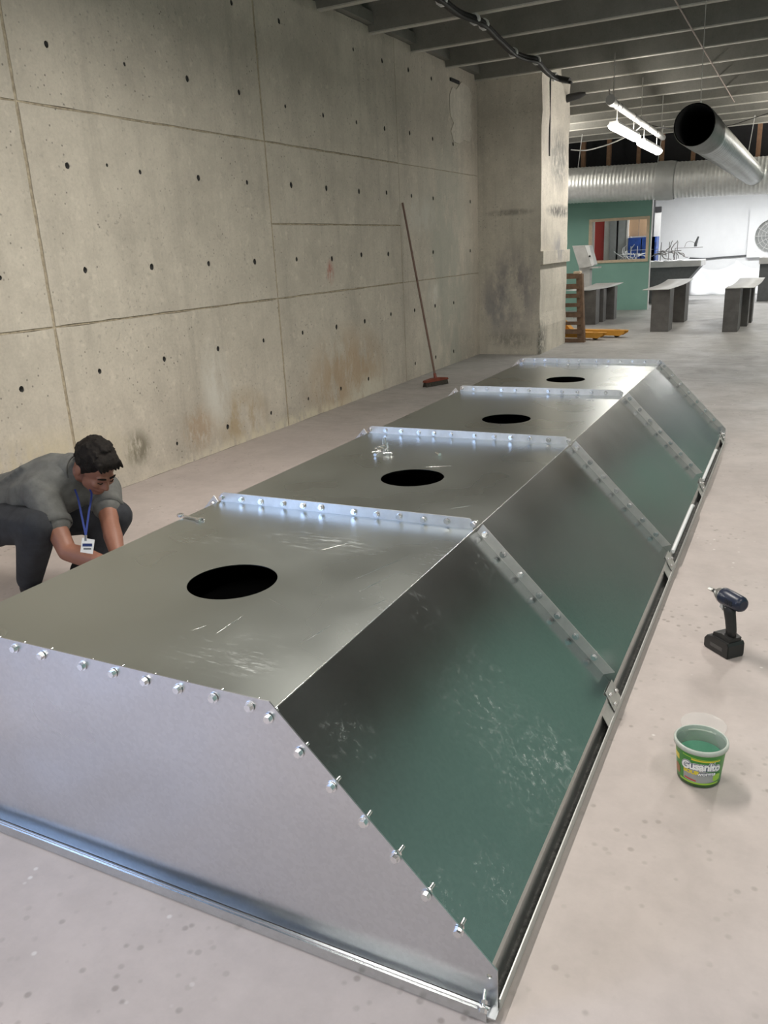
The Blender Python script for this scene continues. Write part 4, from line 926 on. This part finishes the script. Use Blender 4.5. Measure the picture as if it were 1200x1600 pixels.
for k in range(12): mb = MB(); a = k*math.pi/6; mb.tube([(fc.x+.05*math.cos(a), YB-.11, fc.z+.05*math.sin(a)), (fc.x+.395*math.cos(a), YB-.11, fc.z+.395*math.sin(a))], .006, 5); mb.build('grille_spoke', 'pvc', fan)
put(fan, (fc.x, YB, fc.z-.5))
# lamp in the spray area
for i, x in enumerate((-2.4, -.6, 1.4)):
    t = thing('booth_lamp', ['lit white lamp panel under the spray area ceiling behind the sleeve joint', 'lit white lamp panel under the spray area ceiling by the fan', 'lit white lamp panel at the far end of the spray area ceiling'][i], 'lamp')
    MB().box(x-.6, x+.6, 20.9, 21.2, 2.56, 2.618).build('lamp_body', 'white', t); MB().box(x-.56, x+.56, 20.93, 21.17, 2.545, 2.558).build('diffuser', 'lamp', t)
    l = area('lamp_light', (x, 21.05, 2.54), (0, 0, -1), 1.1, .24, [60, 60, 40][i], (.98, .99, 1)); l.parent = t
    put(t, (x, 21.05, 2.56))

# ================================================================ WORKER
M['skin'] = plain('tanned_skin', (.24, .105, .066), .55, var=.12, scale=9); M['shirt'] = plain('grey_polo_fabric', (.115, .115, .108), .9, var=.18, scale=25, bumpv=.25)
M['trouser'] = plain('charcoal_work_trousers', (.022, .024, .029), .9, var=.3, scale=18, bumpv=.3); M['hair'] = plain('dark_brown_hair', (.010, .0075, .006), .75, var=.5, scale=70, bumpv=.9, spec=.2)
M['shoe'] = plain('black_shoe', (.015, .015, .016), .5); M['lanyard'] = plain('blue_lanyard', (.015, .032, .17), .6); M['badge'] = plain('white_badge', (.75, .74, .70), .4, var=.05)
DP = 3.7
J = {k: atd(x, y, DP+o) for k, (x, y, o) in dict(pel=(-8, 806, .17), belly=(45, 786, .07), chest=(88, 756, 0), neck=(114, 736, -.05), head=(150, 729, -.13),
     Rs=(62, 768, -.13), Re=(105, 862, -.24), Rw=(172, 882, -.30), Ls=(163, 764, .10), Le=(172, 818, -.06), Lw=(186, 876, -.2),
     Rh=(-10, 815, .10), Rk=(58, 824, -.24), Ra=(46, 905, .0), Lh=(8, 808, .22), Lk=(182, 806, .04), La=(128, 893, .12)).items()}
def sph(bm, c, r, sc=(1, 1, 1), rot=None):
    mt = Matrix.Translation(Vector(c)) @ (rot.to_4x4() if rot else Matrix.Identity(4)) @ Matrix.Diagonal((r*sc[0], r*sc[1], r*sc[2], 1))
    bmesh.ops.create_icosphere(bm, subdivisions=3, radius=1, matrix=mt)
def caps(bm, a, ra, b, rb):
    """tapered capsule: hull of two spheres"""
    t = bmesh.new()
    for c, r in ((a, ra), (b, rb)): bmesh.ops.create_icosphere(t, subdivisions=2, radius=r, matrix=Matrix.Translation(Vector(c)))
    h = bmesh.ops.convex_hull(t, input=t.verts)
    dele = [g for g in h['geom_interior'] if isinstance(g, bmesh.types.BMVert)]; bmesh.ops.delete(t, geom=dele, context='VERTS')
    me = bpy.data.meshes.new('t'); t.to_mesh(me); t.free(); bm.from_mesh(me); bpy.data.meshes.remove(me)
def chain(bm, pts):
    for (a, ra), (b, rb) in zip(pts, pts[1:]): caps(bm, a, ra, b, rb)
def remesh(bm, name, mat, parent, vox, smooth=8, fac=.5):
    me = bpy.data.meshes.new(name); bm.to_mesh(me); bm.free(); o = bpy.data.objects.new(name, me); COL.objects.link(o)
    r = o.modifiers.new('r', 'REMESH'); r.mode = 'VOXEL'; r.voxel_size = vox; r.use_smooth_shade = True
    s_ = o.modifiers.new('s', 'SMOOTH'); s_.iterations = smooth; s_.factor = fac
    dg = bpy.context.evaluated_depsgraph_get(); me2 = bpy.data.meshes.new_from_object(o.evaluated_get(dg)); o.modifiers.clear(); o.data = me2
    me2.materials.clear(); me2.materials.append(M[mat]); me2.polygons.foreach_set('use_smooth', [True]*len(me2.polygons)); o.parent = parent; me2.name = name
    return o
man = thing('person', 'crouching person in grey polo shirt and dark trousers bending over the hood edge', 'person')
Fd = Vector((.92, -.39, 0)); Ld = Vector((.39, .92, 0)); Zd = Vector((0, 0, 1))
# head frame: bowed forward, turned towards the hood
bow = math.radians(40); hf = (Fd*.93+Vector((.30, .10, 0))).normalized(); hl_ = Zd.cross(hf).normalized()
HF = hf*math.cos(bow)-Zd*math.sin(bow); HU = Zd*math.cos(bow)+hf*math.sin(bow); HL = HU.cross(HF).normalized()
HR = Matrix((HF, HL, HU)).transposed()
HC = J['head']
def hd_(f_, l_, u_): return HC+HF*f_+HL*l_+HU*u_
bm = bmesh.new()
sph(bm, hd_(-.012, 0, .025), 1, (.094, .076, .092), HR)           # skull
sph(bm, hd_(.030, 0, -.045), 1, (.062, .058, .062), HR)           # face
sph(bm, hd_(.052, 0, -.092), 1, (.032, .036, .024), HR)           # chin
caps(bm, hd_(.02, .040, -.07), .022, hd_(.055, .015, -.098), .016); caps(bm, hd_(.02, -.040, -.07), .022, hd_(.055, -.015, -.098), .016)
caps(bm, hd_(.084, 0, .002), .009, hd_(.104, 0, -.036), .013)       # nose
sph(bm, hd_(.092, .012, -.040), .010); sph(bm, hd_(.092, -.012, -.040), .010)
caps(bm, hd_(.080, .034, .010), .011, hd_(.086, .008, .008), .010); caps(bm, hd_(.080, -.034, .010), .011, hd_(.086, -.008, .008), .010)   # brow
for sg in (1, -1):
    sph(bm, hd_(.068, sg*.036, -.030), .019)
    sph(bm, hd_(-.012, sg*.079, -.012), 1, (.020, .009, .032), HR)   # ears
caps(bm, hd_(.084, .016, -.066), .009, hd_(.084, -.016, -.066), .009)  # lips
nk = J['neck']; caps(bm, nk, .060, hd_(-.03, 0, -.06), .054)
# torso and limbs under the clothes
chain(bm, [(J['pel'], .125), (J['belly'], .125), (J['chest'], .125), (nk, .06)])
chain(bm, [(J['Rs'].lerp(nk, .25), .062), (J['Rs'], .062), (J['Rs'].lerp(J['Re'], .5), .050), (J['Re'], .041), (J['Re'].lerp(J['Rw'], .35), .043), (J['Rw'], .028)])
chain(bm, [(J['Ls'].lerp(nk, .25), .062), (J['Ls'], .060), (J['Ls'].lerp(J['Le'], .5), .050), (J['Le'], .041), (J['Le'].lerp(J['Lw'], .35), .043), (J['Lw'], .028)])
for s_ in 'RL': chain(bm, [(J[s_+'h'], .085), (J[s_+'k'], .052), (J[s_+'k'].lerp(J[s_+'a'], .35), .052), (J[s_+'a'], .035)])
def hand(wr_, el, side):
    d_ = (wr_-el).normalized(); d_ = (d_+Fd*.35-Zd*.25).normalized(); w_ = d_.cross(Zd).normalized()*side; nrm = w_.cross(d_).normalized()
    dn = nrm if nrm.z < 0 else -nrm
    pk_ = wr_+d_*.085
    for k in (-1, 0, 1): caps(bm, wr_+w_*k*.012, .018, pk_+w_*k*.026, .014)
    for k, ln in ((-1.5, .062), (-.5, .074), (.5, .080), (1.5, .070)):
        b0 = pk_+w_*k*.0195; k1 = b0+d_*ln*.5+dn*.010; k2 = k1+d_*ln*.28+dn*.022; k3 = k2+d_*ln*.12+dn*.022
        chain(bm, [(b0, .0098), (k1, .0092), (k2, .0085), (k3, .0075)])
    t0 = wr_+d_*.03+w_*.026; t1_ = t0+d_*.03+w_*.026+dn*.012; t2_ = t1_+d_*.03+w_*.004+dn*.012
    chain(bm, [(t0, .015), (t1_, .012), (t2_, .0095)])
hand(J['Rw'], J['Re'], 1); hand(J['Lw'], J['Le'], -1)
body = remesh(bm, 'body', 'skin', man, .0065, 5, .5)
# hair
bm = bmesh.new(); sph(bm, hd_(-.022, 0, .040), 1, (.097, .085, .094), HR); sph(bm, hd_(.034, 0, .082), 1, (.054, .066, .034), HR)
rh = random.Random(4)
for k in range(70):   # short tufts over the crown
    a = rh.uniform(-1.4, 1.4); b = rh.uniform(-.25, 1.5); dx, dy, dz_ = math.cos(b)*math.cos(a*2.2), math.cos(b)*math.sin(a*2.2), math.sin(b)
    p0 = hd_(-.022+.092*dx, .080*dy, .040+.089*dz_)
    if dx > .55 and dz_ < .35: continue
    caps(bm, p0, .011, p0+HF*(.018+.01*rh.random())+HU*-.008*rh.random()+HL*rh.uniform(-.012, .012)+(p0-HC)*.04, .004)
for k in range(-3, 4): caps(bm, hd_(.066, k*.016, .088), .013, hd_(.084+.006*rh.random(), k*.018+.010, .058+.010*rh.random()), .005)
caps(bm, hd_(-.085, 0, -.01), .045, hd_(-.075, 0, -.055), .035)
for sg in (1, -1): caps(bm, hd_(.006, sg*.072, .035), .014, hd_(.010, sg*.073, -.008), .006)
hair = remesh(bm, 'hair', 'hair', man, .0045, 2, .4)
eb = MB()
for sg in (1, -1): eb.tube([hd_(.092, sg*.010, .016), hd_(.092, sg*.026, .022), hd_(.080, sg*.044, .016)], [.004, .005, .003], 6)
eb.build('eyebrows', 'hair', man)
ey = MB()
for sg in (1, -1): ey.tube([hd_(.0905, sg*.018, -.006), hd_(.0915, sg*.028, -.009), hd_(.083, sg*.040, -.006)], [.002, .003, .002], 6)
ey.build('eyelashes', 'hair', man)
# polo shirt
bm = bmesh.new(); ch = J['chest']; axis = (nk-J['pel']).normalized(); dors = (Zd-axis*Zd.dot(axis)).normalized(); lat = axis.cross(dors).normalized()
chain(bm, [(J['pel']+dors*.04, .150), (J['belly']+dors*.02, .150), (ch, .148)])
for sg, s_ in ((1, 'L'), (-1, 'R')):
    sh = J[s_+'s']; el = J[s_+'e']; chain(bm, [(ch, .135), (sh, .080)]); chain(bm, [(nk-axis*.02, .078), (sh, .076)])
    chain(bm, [(J['belly'].lerp(ch, .5)+(sh-ch)*.5, .12), (sh.lerp(ch, .25), .095)])
    chain(bm, [(sh, .081), (sh.lerp(el, .30), .076), (sh.lerp(el, .54), .070)])
caps(bm, ch, .14, nk, .078)
# folds across the back and the sleeve
for k in range(6):
    c0 = J['belly'].lerp(ch, k/6)+dors*.130; caps(bm, c0+lat*.10, .014, c0-lat*.06+axis*.05, .012)
sh_ = remesh(bm, 'polo_shirt', 'shirt', man, .009, 7, .5)
cuf = MB()
for s_ in 'RL':
    sh, el = J[s_+'s'], J[s_+'e']; a_, b_ = sh.lerp(el, .52), sh.lerp(el, .60); cuf.tube([a_, b_, b_, a_], [.075, .074, .066, .064], 24, cap=False)
cuf.build('sleeve_cuffs', 'shirt', sh_)
cl = MB(); n = 28; vs = []; fs = []; nd = (hd_(-.03, 0, -.06)-nk).normalized(); na = nd.cross(Fd).normalized(); nb = na.cross(nd).normalized()
for i in range(n):
    a = 2*math.pi*i/n; rd = na*math.cos(a)+nb*math.sin(a)
    vs += [nk-nd*.012+rd*.084, nk+nd*.030+rd*.078, nk+nd*.034+rd*.072, nk+nd*.0+rd*.070]
for i in range(n):
    o = i*4; p_ = ((i+1) % n)*4
    for q_ in range(3): fs.append((o+q_, p_+q_, p_+q_+1, o+q_+1))
cl.add(vs, fs, True).build('collar', 'shirt', sh_)
# trousers and shoes
bm = bmesh.new()
chain(bm, [(J['pel'], .158), (J['pel'].lerp(J['belly'], .35), .148)])
for s_ in 'RL':
    k_, a_ = J[s_+'k'], J[s_+'a']; chain(bm, [(J[s_+'h'], .118), (J[s_+'h'].lerp(k_, .55), .098), (k_, .076), (k_.lerp(a_, .3), .078), (k_.lerp(a_, .72), .066), (a_, .058)])
    for f_ in (.15, .3, .55, .75): c0 = k_.lerp(a_, f_); caps(bm, c0+Fd*.062+Ld*.03, .016, c0+Fd*.055-Ld*.04+Zd*.03, .014)
remesh(bm, 'trousers', 'trouser', man, .010, 6, .5)
for s_ in 'RL':
    a_ = J[s_+'a']; g = Vector((a_.x, a_.y, 0)); bm = bmesh.new()
    sph(bm, g+Vector((0, 0, .055))-Fd*.02, 1, (.05, .042, .055), None); caps(bm, g+Fd*-.04+Zd*.040, .038, g+Fd*.06+Zd*.044, .042); caps(bm, g+Fd*.06+Zd*.044, .042, g+Fd*.15+Zd*.034, .033)
    so_ = remesh(bm, 'shoe', 'shoe', man, .008, 5, .5)
    sl2 = MB(); pr2 = [(-.075, -.028), (-.06, -.038), (.06, -.045), (.15, -.038), (.185, -.018), (.185, .018), (.15, .038), (.06, .045), (-.06, .038), (-.075, .028)]
    sl2.prism(pr2, lambda u, v, t: tuple(g+Fd*u+Ld*v+Zd*t), .001, .020); sl2.build('sole', 'shoe', so_)
# lanyard and badge
bp_ = atd(136, 850, DP-.33); ny = atd(134, 836, DP-.33); c1 = atd(122, 779, DP-.17); c2 = atd(143, 770, DP-.14)
ly = MB()
for top_ in (c1, c2):
    pts_ = smooth_pts([nk+(top_-nk)*.7-Fd*.02, top_, top_.lerp(ny, .5), ny], 4)
    w_ = RT*.0042
    for a_, b_ in zip(pts_, pts_[1:]): ly.obox((a_+b_)/2, (b_-a_)/2, w_, FW*.0008)
lo = ly.build('lanyard', 'lanyard', man)
MB().obox(ny-UP*.012, RT*.005, UP*.012, FW*.002).build('clip', 'zinc', lo)
bd_ = MB(); bd_.obox(bp_-UP*.008+RT*.002, RT*.026+UP*-.004, UP*.030+RT*.004, FW*.0015); bg = bd_.build('badge', 'badge', man)
MB().obox(bp_-UP*.004-FW*.0022+RT*.002, RT*.020, UP*.006, FW*.0004).build('badge_print', 'lab_navy', bg)
MB().obox(bp_-UP*.020-FW*.0022+RT*.002, RT*.016, UP*.003, FW*.0004).build('badge_print', 'tool_light', bg)
put(man, (J['pel'].x, J['pel'].y, 0))
